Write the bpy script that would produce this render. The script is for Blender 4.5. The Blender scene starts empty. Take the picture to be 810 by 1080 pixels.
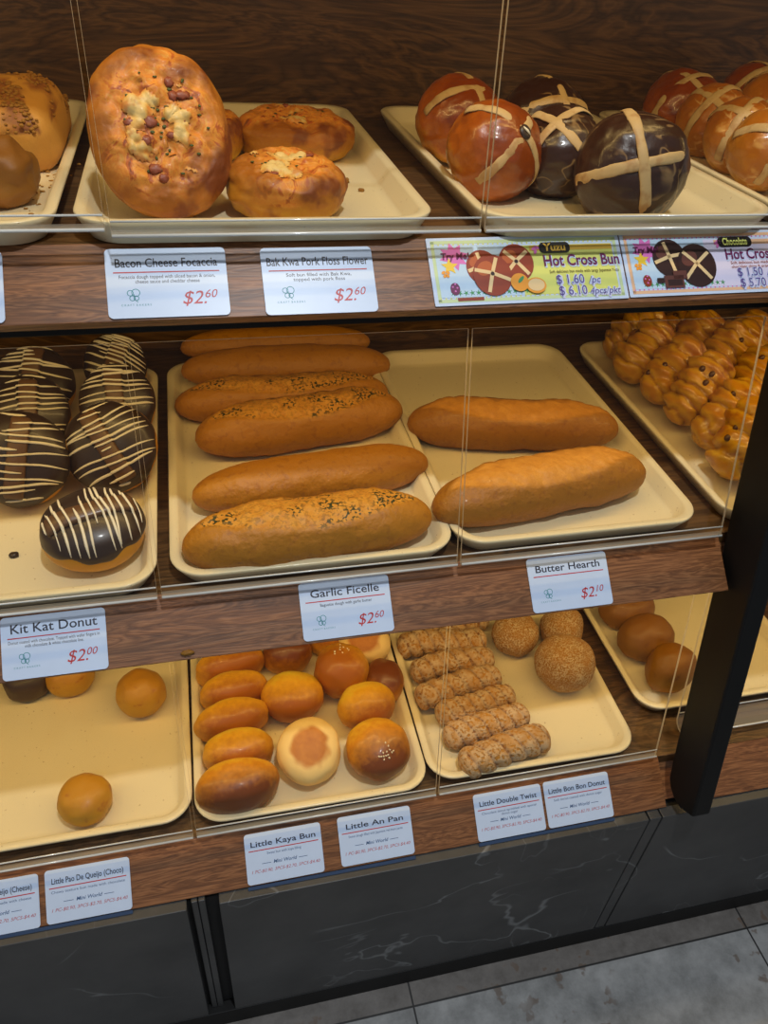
import bpy, math, random
from mathutils import Vector, Matrix, noise
random.seed(7)
SC = bpy.context.scene
COL = SC.collection
PI = math.pi

# ------------------------------------------------------------------ camera
cam_d = bpy.data.cameras.new('camera')
cam_d.sensor_fit = 'VERTICAL'; cam_d.sensor_height = 36.0
cam_d.lens = 26.946; cam_d.clip_start = 0.01
cam = bpy.data.objects.new('camera', cam_d); COL.objects.link(cam)
RT = Vector((0.97336711, -0.22098622, 0.06100455)); UP = Vector((0.09091455, 0.61637432, 0.78218747))
BK = -Vector((0.21045429, 0.75580936, -0.62004936))
m = Matrix((RT, UP, BK)).transposed().to_4x4(); m.translation = (0.05392, -0.56802, 0.52549)
cam.matrix_world = m
SC.camera = cam

# ------------------------------------------------------------------ world and lights
W = bpy.data.worlds.new('shop_daylight'); SC.world = W; W.use_nodes = True
W.node_tree.nodes['Background'].inputs[0].default_value = (0.78, 0.87, 1.0, 1)
W.node_tree.nodes['Background'].inputs[1].default_value = 0.22

def area(name, loc, rot, sx, sy, power, col):
    d = bpy.data.lights.new(name, 'AREA'); d.shape = 'RECTANGLE'; d.size = sx; d.size_y = sy
    d.energy = power; d.color = col
    o = bpy.data.objects.new(name, d); COL.objects.link(o); o.location = loc; o.rotation_euler = rot
    return o
area('ceiling_spotlight', (0.25, -0.58, 1.75), (-0.10, 0, 0), 0.07, 0.07, 17, (0.90, 0.95, 1.0))
area('ceiling_panel', (-0.6, -1.5, 1.8), (-0.7, 0, -0.2), 1.2, 0.6, 16, (0.88, 0.94, 1.0))
WARM = (1.0, 0.67, 0.23)
LED = [('led_light_top', 0.12, 0.628, 2.3), ('led_light_middle', 0.105, 0.268, 2.1), ('led_light_bottom', 0.045, -0.050, 2.7)]
for n, y, z, pw in LED:
    area(n, (0.3, y, z), (0.25, 0, 0), 1.9, 0.012, pw, WARM)

VS = SC.view_settings
VS.view_transform = 'Standard'; VS.look = 'None'; VS.exposure = 0.0; VS.gamma = 1.0; VS.use_curve_mapping = False

# ------------------------------------------------------------------ material helpers
def L(r, g, b):
    f = lambda c: (c / 255 / 12.92) if c / 255 <= 0.04045 else ((c / 255 + 0.055) / 1.055) ** 2.4
    return (f(r), f(g), f(b), 1.0)

class NT:
    def __init__(s, name):
        s.m = bpy.data.materials.new(name); s.m.use_nodes = True
        s.t = s.m.node_tree; s.b = s.t.nodes['Principled BSDF']; s.out = s.t.nodes['Material Output']
        s._tc = None
    def n(s, typ, **kw):
        o = s.t.nodes.new(typ)
        for k, v in kw.items(): setattr(o, k, v)
        return o
    def link(s, a, b): s.t.links.new(a, b)
    def put(s, sock, v):
        if isinstance(v, bpy.types.NodeSocket): s.link(v, sock)
        else: sock.default_value = v
    def obj(s, scale=(1, 1, 1)):
        if s._tc is None: s._tc = s.n('ShaderNodeTexCoord')
        mp = s.n('ShaderNodeMapping'); mp.inputs['Scale'].default_value = scale
        s.link(s._tc.outputs['Object'], mp.inputs['Vector']); return mp.outputs[0]
    def noise(s, scale, detail=3, vec=None, rough=0.55, dist=0.0):
        o = s.n('ShaderNodeTexNoise'); o.inputs['Scale'].default_value = scale; o.inputs['Detail'].default_value = detail
        o.inputs['Roughness'].default_value = rough; o.inputs['Distortion'].default_value = dist
        s.link(vec if vec is not None else s.obj(), o.inputs['Vector']); return o.outputs['Fac']
    def ramp(s, fac, stops, interp='LINEAR'):
        o = s.n('ShaderNodeValToRGB'); o.color_ramp.interpolation = interp; e = o.color_ramp.elements
        while len(e) < len(stops): e.new(0.5)
        for el, (p, c) in zip(e, stops): el.position = p; el.color = c if len(c) == 4 else (*c, 1)
        s.link(fac, o.inputs[0]); return o.outputs[0]
    def mask(s, fac, a, b):
        o = s.n('ShaderNodeMapRange'); o.interpolation_type = 'SMOOTHSTEP'
        s.put(o.inputs[0], fac); o.inputs[1].default_value = a; o.inputs[2].default_value = b; return o.outputs[0]
    def math(s, op, a, b=0.0):
        o = s.n('ShaderNodeMath', operation=op); s.put(o.inputs[0], a); s.put(o.inputs[1], b); return o.outputs[0]
    def mix(s, f, a, b, mode='MIX'):
        o = s.n('ShaderNodeMix', data_type='RGBA', blend_type=mode); s.put(o.inputs[0], f); s.put(o.inputs[6], a); s.put(o.inputs[7], b)
        return o.outputs[2]
    def attr(s, name):
        o = s.n('ShaderNodeAttribute', attribute_name=name); return o.outputs['Fac']
    def bump(s, h, strength, dist=0.001):
        o = s.n('ShaderNodeBump'); o.inputs['Strength'].default_value = strength; o.inputs['Distance'].default_value = dist
        s.link(h, o.inputs['Height']); s.link(o.outputs[0], s.b.inputs['Normal'])
    def fin(s, col, rough=0.5, coat=0.0, spec=0.5, metal=0.0, sss=0.0):
        s.put(s.b.inputs['Base Color'], col); s.put(s.b.inputs['Roughness'], rough)
        s.b.inputs['Coat Weight'].default_value = coat; s.b.inputs['Coat Roughness'].default_value = 0.12
        s.b.inputs['Specular IOR Level'].default_value = spec; s.b.inputs['Metallic'].default_value = metal
        if sss:
            s.b.inputs['Subsurface Weight'].default_value = sss
            s.b.inputs['Subsurface Radius'].default_value = (0.006, 0.003, 0.001)
        return s.m

def plain(name, c, rough=0.5, var=0.06, scale=40, **kw):
    s = NT(name); nz = s.noise(scale, 3)
    dk = tuple(x * (1 - var) for x in c[:3]) + (1,)
    lt = tuple(min(1, x * (1 + var)) for x in c[:3]) + (1,)
    return s.fin(s.ramp(nz, [(0.3, dk), (0.7, lt)]), rough, **kw)

def wood(name, c1, c2, c3, rough=0.42, spec=0.5, g=1.0):
    s = NT(name)
    base = s.obj((1.6 * g, (9 if g < 1 else 15) * g, (9 if g < 1 else 15) * g))
    w = s.noise(3.2, 4, base, 0.6, 1.2)
    rings = s.math('FRACT', s.math('MULTIPLY', w, 9.0))
    rings = s.math('ABSOLUTE', s.math('SUBTRACT', s.math('MULTIPLY', rings, 2.0), 1.0))
    fine = s.noise(1.0, 5, s.obj((14, 420, 420)), 0.7)
    f = s.math('ADD', s.math('MULTIPLY', rings, 0.42 if g < 1 else 0.30), s.math('MULTIPLY', fine, 0.60 if g < 1 else 0.74))
    c = s.ramp(f, [(0.18, c1), (0.52, c2), (0.85, c3)])
    pores = s.mask(s.noise(1.0, 2, s.obj((30, 900, 900))), 0.60, 0.72)
    c = s.mix(s.math('MULTIPLY', pores, 0.35), c, c1)
    s.bump(f, 0.25, 0.0006)
    return s.fin(c, rough, spec=spec)

def bread(name, low, mid, top, rough=0.42, coat=0.15, spot=None, mask=None, flecks=None, bumps=(0.25, 90), dust=None, veins=None, big=0.35, tone=True):
    """low..top: crust pigment from the base to the crown (vertex value h)."""
    s = NT(name)
    if tone:
        w = lambda q: (min(0.9, q[0] * 0.97), min(0.85, q[1] * 1.22), q[2] * 0.40, 1)
        low, mid, top = w(low), w(mid), w(top)
    h = s.attr('h')
    oi = s.n('ShaderNodeObjectInfo')
    n1 = s.noise(28, 3); n2 = s.noise(150, 4)
    f = s.math('ADD', h, s.math('MULTIPLY', s.math('SUBTRACT', n1, 0.5), big * 2))
    f = s.math('ADD', f, s.math('MULTIPLY', s.math('SUBTRACT', n2, 0.5), 0.40))
    f = s.math('ADD', f, s.math('MULTIPLY', s.math('SUBTRACT', oi.outputs['Random'], 0.5), 0.16))
    c = s.ramp(f, [(0.05, low), (0.42, mid), (0.86, top)])
    hgt = s.math('ADD', s.noise(bumps[1], 4), s.math('MULTIPLY', n2, 0.5))
    if spot: c = s.mix(s.math('MULTIPLY', s.mask(s.noise(spot[1], 3), spot[2], spot[2] + 0.12), spot[3]), c, spot[0])
    if mask:
        mk = s.attr('m'); cc = s.ramp(s.noise(mask[2], 4, None, 0.6, mask[3] if len(mask) > 3 else 0.0), [(0.3, mask[0]), (0.7, mask[1])])
        c = s.mix(mk, c, cc)
        if flecks:
            patch = s.mask(s.noise(22, 2), 0.44, 0.56)
            fl = s.math('MULTIPLY', s.math('MULTIPLY', s.mask(s.noise(flecks[1], 1), flecks[2], flecks[2] + 0.05), mk), s.math('ADD', s.math('MULTIPLY', patch, 0.75), 0.25))
            c = s.mix(fl, c, flecks[0])
    if veins:  # thin pale lines: sugar glaze and wrinkle highlights drawn into the colour
        v = s.math('ABSOLUTE', s.math('SUBTRACT', s.noise(veins[1], 2, s.obj((1, 1.0, 2.2)), 0.5, 0.4), 0.5))
        v = s.math('SUBTRACT', 1.0, s.mask(v, 0.0, veins[2]))
        v = s.math('MULTIPLY', v, s.mask(s.noise(18, 1), 0.44, 0.54))
        c = s.mix(s.math('MULTIPLY', v, 0.55), c, veins[0])
    if dust:
        d = s.mask(s.noise(dust[1], 3), dust[2], dust[2] + 0.14)
        d2 = s.mask(s.noise(60, 3), 0.38, 0.62)
        d = s.math('MULTIPLY', d, s.math('ADD', s.math('MULTIPLY', d2, 0.6), 0.4))
        c = s.mix(s.math('MULTIPLY', d, dust[3]), c, dust[0])
        hgt = s.math('ADD', hgt, d)
    s.bump(hgt, bumps[0], 0.0012)
    return s.fin(c, rough, coat, sss=0.0)

# ------------------------------------------------------------------ mesh helpers
def mesh_obj(name, V, F, mats, parent=None, smooth=True, attrs=None, mi=None):
    me = bpy.data.meshes.new(name); me.from_pydata([tuple(v) for v in V], [], F); me.update()
    for mt in (mats if isinstance(mats, (list, tuple)) else [mats]): me.materials.append(mt)
    if smooth: me.polygons.foreach_set('use_smooth', [True] * len(me.polygons))
    if mi: me.polygons.foreach_set('material_index', mi)
    for k, vals in (attrs or {}).items():
        a = me.attributes.new(k, 'FLOAT', 'POINT'); a.data.foreach_set('value', vals)
    o = bpy.data.objects.new(name, me); COL.objects.link(o)
    if parent: o.parent = parent
    return o

def tag(o, label, cat, group=None, kind=None):
    o['label'] = label; o['category'] = cat
    if group: o['group'] = group
    if kind: o['kind'] = kind
    return o
def empty(name, loc=(0, 0, 0), rot=(0, 0, 0)):
    o = bpy.data.objects.new(name, None); COL.objects.link(o); o.location = loc; o.rotation_euler = rot
    o.empty_display_size = 0.02; return o
def put(o, loc, rot=(0, 0, 0)):
    o.location = loc; o.rotation_euler = rot; return o
def dup(root, label=None):
    r = root.copy(); COL.objects.link(r)
    if label: r['label'] = label
    for ch in list(root.children):
        c = ch.copy(); COL.objects.link(c); c.parent = r
        for g in list(ch.children):
            d = g.copy(); COL.objects.link(d); d.parent = c
    return r
def box(x0, x1, y0, y1, z0, z1):
    V = [(x, y, z) for x in (x0, x1) for y in (y0, y1) for z in (z0, z1)]
    F = [(0, 1, 3, 2), (4, 6, 7, 5), (0, 4, 5, 1), (2, 3, 7, 6), (0, 2, 6, 4), (1, 5, 7, 3)]
    return V, F
def join(*parts):
    V, F = [], []
    for v, f in parts:
        k = len(V); V += list(v); F += [tuple(i + k for i in q) for q in f]
    return V, F
def prism_x(prof, x0, x1):
    """extrude a (y,z) outline along x"""
    n = len(prof)
    V = [(x0, y, z) for y, z in prof] + [(x1, y, z) for y, z in prof]
    F = [(i, (i + 1) % n, n + (i + 1) % n, n + i) for i in range(n)] + [tuple(range(n - 1, -1, -1)), tuple(range(n, 2 * n))]
    return V, F
def bevel(o, w=0.001, seg=2):
    md = o.modifiers.new('edge', 'BEVEL'); md.width = w; md.segments = seg; md.limit_method = 'ANGLE'; return o

def rrect(w, d, r, n=8):
    pts = []
    for cx, cy, a0 in ((w / 2 - r, d / 2 - r, 0), (-w / 2 + r, d / 2 - r, 90), (-w / 2 + r, -d / 2 + r, 180), (w / 2 - r, -d / 2 + r, 270)):
        for i in range(n + 1):
            a = math.radians(a0 + 90 * i / n); pts.append((cx + r * math.cos(a), cy + r * math.sin(a)))
    return pts

def sgn(v, e): return math.copysign(abs(v) ** e, v)
def fbm(p, seed, oct=2):
    q = Vector(p) + Vector((seed * 3.7, seed * 1.3, -seed * 2.1)); s = 0; a = 1
    for _ in range(oct): s += a * noise.noise(q); q = q * 2.03; a *= 0.5
    return s
def blob(a, b, c, nu=44, nv=28, e=0.9, flat=0.8, amp=0.05, freq=1.6, seed=1, fn=None, er=1.0):
    """soft dough shape; e<1 = pillowy in section; flat = level of the flattened base; returns V,F,h"""
    V, F, H = [], [], []
    for j in range(nv + 1):
        th = -PI / 2 + PI * j / nv
        for i in range(nu if 0 < j < nv else 1):
            ph = 2 * PI * i / nu
            ct = max(0.0, math.cos(th)) ** e; st = sgn(math.sin(th), e)
            d = Vector((ct * sgn(math.cos(ph), er), ct * sgn(math.sin(ph), er), st))
            k = 1 + amp * fbm(d * freq, seed)
            p = Vector((a * d.x * k, b * d.y * k, c * d.z * k))
            if fn: p = fn(p, d)
            if p.z < -flat * c: p.z = -flat * c + (p.z + flat * c) * 0.08
            V.append(p); H.append(min(1, max(0, 0.5 + 0.5 * p.z / c)))
    idx = lambda j, i: 0 if j == 0 else (1 + (nv - 1) * nu if j == nv else 1 + (j - 1) * nu + i % nu)
    for j in range(nv):
        for i in range(nu):
            q = [idx(j, i), idx(j, i + 1), idx(j + 1, i + 1), idx(j + 1, i)]
            q2 = []
            for t in q:
                if t not in q2: q2.append(t)
            F.append(tuple(q2))
    return V, F, H
def tube_path(P, r, n=6, flat=1.0, up=Vector((0, 0, 1))):
    V, F = [], []
    for k, p in enumerate(P):
        t = (P[min(k + 1, len(P) - 1)] - P[max(k - 1, 0)])
        t = t.normalized() if t.length > 1e-9 else Vector((1, 0, 0))
        u = up[k] if isinstance(up, list) else up
        s = t.cross(u); s = s.normalized() if s.length > 1e-6 else Vector((1, 0, 0)); u2 = s.cross(t)
        rr = r[k] if isinstance(r, list) else r
        for i in range(n):
            a = 2 * PI * i / n; V.append(p + s * (rr * math.cos(a)) + u2 * (rr * flat * math.sin(a)))
    for k in range(len(P) - 1):
        for i in range(n): F.append((k * n + i, k * n + (i + 1) % n, (k + 1) * n + (i + 1) % n, (k + 1) * n + i))
    F.append(tuple(range(n - 1, -1, -1))); F.append(tuple(range((len(P) - 1) * n, len(P) * n)))
    return V, F
def aim(nv, roll=0.0):
    """rotation taking local +z onto nv, spun by roll (deg) about it"""
    z = Vector(nv).normalized(); x = Vector((1, 0, 0)) - z * z.x; x.normalize(); y = z.cross(x)
    mm = Matrix((x, y, z)).transposed() @ Matrix.Rotation(math.radians(roll), 3, 'Z')
    return mm.to_euler()
def R(*a): return tuple(math.radians(v) for v in a)

# ------------------------------------------------------------------ materials
M = {}
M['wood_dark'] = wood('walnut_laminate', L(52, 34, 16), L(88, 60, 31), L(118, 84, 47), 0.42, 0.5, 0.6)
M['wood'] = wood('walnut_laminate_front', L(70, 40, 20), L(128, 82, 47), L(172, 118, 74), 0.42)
M['black'] = plain('black_powder_coat', L(13, 12, 11), 0.55, 0.1, spec=0.3)
M['black_gap'] = plain('black_void', L(12, 11, 11), 0.8, 0.1)
M['tray'] = None
s = NT('cream_melamine')
spk = s.mask(s.noise(260, 1), 0.745, 0.76)
smear = s.mask(s.noise(9, 3), 0.5, 0.75)
c = s.mix(s.math('MULTIPLY', smear, 0.25), L(232, 217, 176), L(218, 196, 146))
c = s.mix(s.math('MULTIPLY', spk, 0.5), c, L(150, 110, 60))
M['tray'] = s.fin(c, 0.30, 0.15)
# slate with pale veins
s = NT('dark_slate_laminate')
base = s.ramp(s.noise(7, 5, None, 0.65), [(0.3, L(50, 50, 50)), (0.7, L(74, 73, 72))])
v1 = s.math('ABSOLUTE', s.math('SUBTRACT', s.noise(3.1, 4, s.obj((1.0, 1, 1.5)), 0.55, 0.6), 0.5))
v1 = s.math('SUBTRACT', 1.0, s.mask(v1, 0.0, 0.009))
v1 = s.math('MULTIPLY', v1, s.mask(s.noise(4.3, 2), 0.46, 0.6))
v2 = s.math('ABSOLUTE', s.math('SUBTRACT', s.noise(5.5, 3, s.obj((1.7, 1, 0.9)), 0.5, 0.3), 0.47))
v2 = s.math('SUBTRACT', 1.0, s.mask(v2, 0.0, 0.007))
v2 = s.math('MULTIPLY', v2, s.mask(s.noise(3.1, 2, s.obj((1, 1, 1.3))), 0.52, 0.64))
c = s.mix(s.math('MULTIPLY', v1, 0.55), base, L(150, 152, 152)); c = s.mix(s.math('MULTIPLY', v2, 0.4), c, L(130, 132, 132))
M['slate'] = s.fin(c, 0.45)
# floor tiles: border strip then big tiles
s = NT('grey_stone_tiles')
sep = s.n('ShaderNodeSeparateXYZ'); s.link(s.obj(), sep.inputs[0])
x, y = sep.outputs[0], sep.outputs[1]
fx = s.math('ABSOLUTE', s.math('SUBTRACT', s.math('FRACT', s.math('DIVIDE', s.math('ADD', x, 5.6025), 0.588)), 0.5))
gx = s.mask(fx, 0.4965, 0.4985)
inner = s.mask(y, -0.1535, -0.1565)
fy = s.math('ABSOLUTE', s.math('SUBTRACT', s.math('FRACT', s.math('DIVIDE', s.math('ADD', y, 0.155), 0.588)), 0.5))
gy = s.mask(fy, 0.4965, 0.4985)
g = s.math('MAXIMUM', gx, gy)
tile = s.ramp(s.noise(16, 6, None, 0.7), [(0.25, L(104, 103, 100)), (0.5, L(150, 149, 146)), (0.8, L(186, 184, 181))])
edge = s.ramp(s.noise(30, 5, None, 0.7), [(0.3, L(96, 90, 84)), (0.7, L(130, 124, 118))])
c = s.mix(inner, edge, tile)
dirt = s.math('MULTIPLY', s.mask(s.noise(30, 3), 0.57, 0.63), s.mask(s.noise(5, 2), 0.50, 0.57))
c = s.mix(s.math('MULTIPLY', dirt, 0.6), c, L(96, 70, 46))
c = s.mix(g, c, L(40, 38, 36))
M['floor'] = s.fin(c, 0.5)
# clear acrylic (thin sheet): straight transmission plus fresnel reflection
def acrylic(name, tint, edge=0.0):
    s = NT(name); s.t.nodes.remove(s.b)
    tr = s.n('ShaderNodeBsdfTransparent'); tr.inputs[0].default_value = tint
    gl = s.n('ShaderNodeBsdfGlossy'); gl.inputs['Roughness'].default_value = 0.04
    fr = s.n('ShaderNodeFresnel'); fr.inputs[0].default_value = 1.3
    mx = s.n('ShaderNodeMixShader'); s.link(tr.outputs[0], mx.inputs[1]); s.link(gl.outputs[0], mx.inputs[2]); ge = s.n('ShaderNodeNewGeometry')
    s.link(s.math('MULTIPLY', fr.outputs[0], s.math('SUBTRACT', 1.0, ge.outputs['Backfacing'])), mx.inputs[0])
    res = mx.outputs[0]
    if edge:
        df = s.n('ShaderNodeBsdfTranslucent'); df.inputs[0].default_value = L(235, 222, 196)
        d2 = s.n('ShaderNodeBsdfDiffuse'); d2.inputs[0].default_value = L(235, 222, 196)
        ms = s.n('ShaderNodeMixShader'); s.link(df.outputs[0], ms.inputs[1]); s.link(d2.outputs[0], ms.inputs[2])
        m2 = s.n('ShaderNodeMixShader'); m2.inputs[0].default_value = edge
        s.link(res, m2.inputs[1]); s.link(ms.outputs[0], m2.inputs[2]); res = m2.outputs[0]
    s.link(res, s.out.inputs[0]); return s.m
M['acrylic_bead'] = NT('painted_lip_highlight').fin(L(226, 224, 214), 0.18, 0.6)  # near-white colour for the bright highlight lines along the guard lip
M['acrylic'] = acrylic('clear_acrylic', (0.985, 0.98, 0.965, 1))
M['acrylic_edge'] = acrylic('acrylic_cut_edge', (0.9, 0.88, 0.82, 1), 0.85)
M['acrylic_lip'] = acrylic('acrylic_bent_lip', (0.95, 0.94, 0.92, 1), 0.5)  # lip whitened so its bright highlights sit in the colour

# ------------------------------------------------------------------ setting: floor
fl = mesh_obj('floor', *box(-2.6, 3.2, -2.6, 0.6, -0.84, -0.80), M['floor'], smooth=False)
fl['kind'] = 'structure'

# ------------------------------------------------------------------ the bakery rack
Z1, Z2, Z3 = 0.3216, 0.0, -0.3542          # tray rim heights
SH = 0.0220                                 # rim above the board
rack = empty('bakery_rack', (0, 0, -0.80))
tag(rack, 'long dark wood bakery display rack with three tray shelves on a slate plinth', 'display rack')
def rk(name, VF, mat, parent=rack, bev=0.0012, smooth=False):
    V, F = VF
    o = mesh_obj(name, V, F, mat, None, smooth)
    o.parent = parent; o.location = (0, 0, 0.80) if parent is rack else (0, 0, 0)
    if bev: bevel(o, bev)
    return o
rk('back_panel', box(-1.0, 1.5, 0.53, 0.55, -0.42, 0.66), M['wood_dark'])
FD = Vector((0, -0.744, -0.668)); FN = Vector((0, -0.668, 0.744))    # down the sloped front, and out of it
FA = {1: Vector((0, 0.078, Z1 - SH)), 2: Vector((0, 0.004, Z2 - SH)), 3: Vector((0, -0.058, Z3 - SH))}
def fascia(level, x0, x1, length=0.0668, back=0.0):
    a = FA[level] - FN * back; p = [a, a + FD * length, a + FD * length - FN * 0.012, a - FN * 0.012]
    return prism_x([(q.y, q.z) for q in p], x0, x1)
for lev, zt in ((1, Z1 - SH), (2, Z2 - SH), (3, Z3 - SH)):
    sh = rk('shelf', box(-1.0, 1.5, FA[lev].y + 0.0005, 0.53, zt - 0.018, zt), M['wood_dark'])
    for x0, x1 in ((-1.0, 0.6166), (0.652, 1.5)) if lev > 1 else ((-1.0, 1.5),):
        rk('fascia_board', fascia(lev, x0, x1), M['wood'], sh, 0.0008)
    if lev > 1:
        rk('fascia_board', fascia(lev, 0.6150, 0.6535, 0.0600, 0.0125), M['wood'], sh, 0)
    if lev == 1:
        rk('black_channel', box(-1.0, 1.5, 0.055, 0.066, 0.232, 0.262), M['black'], sh)  # black strip filling the dark band below the top front
    if lev < 3:
        pass
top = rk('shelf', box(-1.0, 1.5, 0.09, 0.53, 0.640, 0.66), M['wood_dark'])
# sloping black post between the two bays
def post():
    yb = lambda z: -0.0202 + (z + 0.1004) * 0.2230
    prof = []
    zs = [0.62, 0.3, 0.0, -0.2, -0.360]
    back = [(yb(z), z) for z in zs]
    zb = -0.372
    rnd = [(yb(zb) - 0.004, zb - 0.014), (yb(zb) - 0.012, zb - 0.024), (yb(zb) - 0.024, zb - 0.030), (yb(zb) - 0.040, zb - 0.030)]
    front = [(yb(z) - 0.062, z) for z in [-0.385, -0.2, 0.0, 0.3, 0.62]]
    return prism_x(back + rnd + front, 0.6216, 0.6480)
rk('post', post(), M['black'], rack, 0.003)
# plinth
rk('plinth_core', box(-1.0, 1.5, -0.1045, 0.53, -0.795, -0.432), M['black_gap'], rack, 0)
rk('plinth_core', box(-1.0, 1.5, -0.045, 0.53, -0.432, -0.3945), M['black_gap'], rack, 0)
for x0, x1 in ((-1.0, -0.0255), (0.0122, 0.5850), (0.6060, 1.5)):
    rk('plinth_panel', box(x0, x1, -0.120, -0.105, -0.754, -0.4235), M['slate'])
rk('plinth_panel', box(0.5872, 0.6040, -0.1195, -0.105, -0.754, -0.4235), M['slate'])
rk('filler_strip', box(-0.0205, -0.0130, -0.112, -0.105, -0.754, -0.4235), M['slate'])
rk('filler_strip', box(-0.0122, -0.0040, -0.112, -0.105, -0.754, -0.4235), M['slate'])
rk('kick_strip', box(-1.0, 1.5, -0.121, -0.105, -0.800, -0.754), M['black'])

# ------------------------------------------------------------------ acrylic guards
def guard(x0, x1, pts, label, bend=None):
    """pts: centre line (y,z) from the top of the sheet down to its front lip"""
    t = 0.0030; n = len(pts); P = [Vector((0, y, z)) for y, z in pts]; off = []
    for k in range(n):
        d = (P[min(k + 1, n - 1)] - P[max(k - 1, 0)]).normalized(); off.append(Vector((0, -d.z, d.y)) * t / 2)
    # outer face, inner face and the four cut edges
    V, F, mi = [], [], []
    for k in range(n):
        for x in (x0, x1):
            for sg in (1, -1): V.append((x, P[k].y + sg * off[k].y, P[k].z + sg * off[k].z))
    for k in range(n - 1):
        a, b = 4 * k, 4 * k + 4
        F += [(a, a + 2, b + 2, b), (a + 1, b + 1, b + 3, a + 3), (a, b, b + 1, a + 1), (a + 2, a + 3, b + 3, b + 2)]; mi += [2 if k else 0, 0, 1, 1]
    F += [(0, 1, 3, 2)]; e = 4 * (n - 1); F += [(e, e + 2, e + 3, e + 1)]; mi += [1, 1]
    o = mesh_obj('acrylic_guard', V, F, [M['acrylic'], M['acrylic_edge'], M['acrylic_lip']], None, False, mi=mi)
    tag(o, label, 'acrylic guard', 'clear acrylic guards along the shelf fronts')
    a, b = P[-1], P[1] + (P[0] - P[1]).normalized() * 0.007
    for q, r_ in ((a, 0.0014), (b + Vector((0, -t / 2, 0)), 0.0009)):
        prof = [(q.y + r_ * math.cos(k * PI / 4), q.z + r_ * math.sin(k * PI / 4)) for k in range(8)]
        V2, F2_ = prism_x(prof, x0 + 0.0004, x1 - 0.0004)
        mesh_obj('highlight_bead', V2, F2_, M['acrylic_bead'], o, True)  # white bead added to draw a highlight line on the sheet
    return o
def gp(y0, z0, slope, ztop, zbot, lip, r=0.006):
    f = lambda z: y0 + slope * (z - z0)
    pts = [(f(ztop), ztop), (f(zbot + r), zbot + r)]
    for k in range(1, 5):
        a = k / 4 * PI / 2
        pts.append((f(zbot + r) - r * (1 - math.cos(a)), zbot + r - r * math.sin(a)))
    pts.append((f(zbot + r) - r - lip, zbot)); return pts
XJ = ((-0.42, -0.0105), (-0.0065, 0.2925), (0.2965, 0.6060))
T1 = gp(0.056, 0.3216, 0.10, 0.560, 0.3140, 0.001, 0.003); T2 = gp(-0.0080, 0.0, 0.255, 0.226, -0.0095, 0.001, 0.003); T3 = gp(-0.0600, Z3, 0.195, -0.100, -0.3615, 0.001, 0.003)
LAB = {1: 'clear acrylic sheet guarding the top shelf, in front of the %s', 2: 'clear acrylic sheet guarding the middle shelf, in front of the %s', 3: 'clear acrylic sheet guarding the bottom shelf, in front of the %s'}
WH = {1: ('crumb topped square bread', 'bacon focaccias', 'dark hot cross buns'), 2: ('striped chocolate donuts', 'garlic loaves', 'raisin twists'), 3: ('small cheese buns', 'round kaya and bean buns', 'sugared twists')}
for lev, T in ((1, T1), (2, T2), (3, T3)):
    for k, (x0, x1) in enumerate(XJ):
        if lev == 1 and k == 2: x1 = 0.95
        guard(x0, x1, [(y_, z_ + (0.005 if lev == 1 and k == 0 else 0)) for y_, z_ in T], LAB[lev] % WH[lev][k])
guard(0.662, 1.0, gp(-0.018, Z3, 0.195, -0.12, -0.3650, 0.006, 0.016), 'clear acrylic sheet with a bent lip beyond the black post on the bottom shelf')

# ------------------------------------------------------------------ trays
def tray_mesh(w, d):
    prof = [(0.020, -0.0218), (0.0105, -0.0205), (0.0015, -0.0050), (0.0000, -0.0012), (0.0012, 0.0), (0.0080, -0.0004), (0.0105, -0.0022),
            (0.0165, -0.0155), (0.0200, -0.0175), (0.0260, -0.0180)]
    V, F = [], []; rings = []
    for ins, z in prof:
        pts = rrect(w - 2 * ins, d - 2 * ins, max(0.012, 0.036 - ins * 0.75)); rings.append((len(V), len(pts)))
        V += [(x, y, z) for x, y in pts]
    n = rings[0][1]
    for k in range(len(prof) - 1):
        a, b = rings[k][0], rings[k + 1][0]
        F += [(a + i, a + (i + 1) % n, b + (i + 1) % n, b + i) for i in range(n)]
    F.append(tuple(rings[-1][0] + i for i in range(n))); F.append(tuple(rings[0][0] + n - 1 - i for i in range(n)))
    return V, F
TV, TF = tray_mesh(0.296, 0.448)
tray0 = None
def tray(xl, yf, zr, label, rz=0.0, w=0.296, d=0.448):
    global tray0
    if tray0 is None:
        t = tray0 = mesh_obj('bakery_tray', TV, TF, M['tray'])
    else:
        t = tray0.copy(); COL.objects.link(t)
    t.location = (xl + 0.148, yf + 0.224, zr); t.rotation_euler = (0, 0, math.radians(rz))
    tag(t, label, 'tray', 'cream trays on the shelves'); return t
tray(-0.345, 0.062, Z1, 'cream tray on the top shelf holding the crumb topped square bread')
tray(-0.0370, 0.062, Z1, 'cream tray on the top shelf holding the bacon focaccias')
tray(0.3000, 0.062, Z1, 'cream tray on the top shelf holding two amber and three dark hot cross buns')
tray(0.6040, 0.062, Z1, 'cream tray at the right end of the top shelf holding light hot cross buns')
tray(-0.3060, -0.0035, Z2, 'cream tray on the middle shelf holding striped chocolate donuts')
tray(0.0020, 0.0015, Z2, 'cream tray on the middle shelf holding the herb topped garlic loaves')
tray(0.2985, 0.0060, Z2, 'cream tray on the middle shelf holding two plain butter loaves')
tray(0.6260, 0.0040, Z2, 'cream tray on the middle shelf packed with raisin twists')
tray(-0.3055, -0.0440, Z3, 'cream tray on the bottom shelf with a few scattered small cheese buns')
tray(-0.0060, -0.0550, Z3, 'cream tray on the bottom shelf holding round kaya and bean buns', -0.4)
tray(0.2930, -0.0520, Z3, 'cream tray on the bottom shelf holding sugared twists and sugar balls', -0.8)
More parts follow.
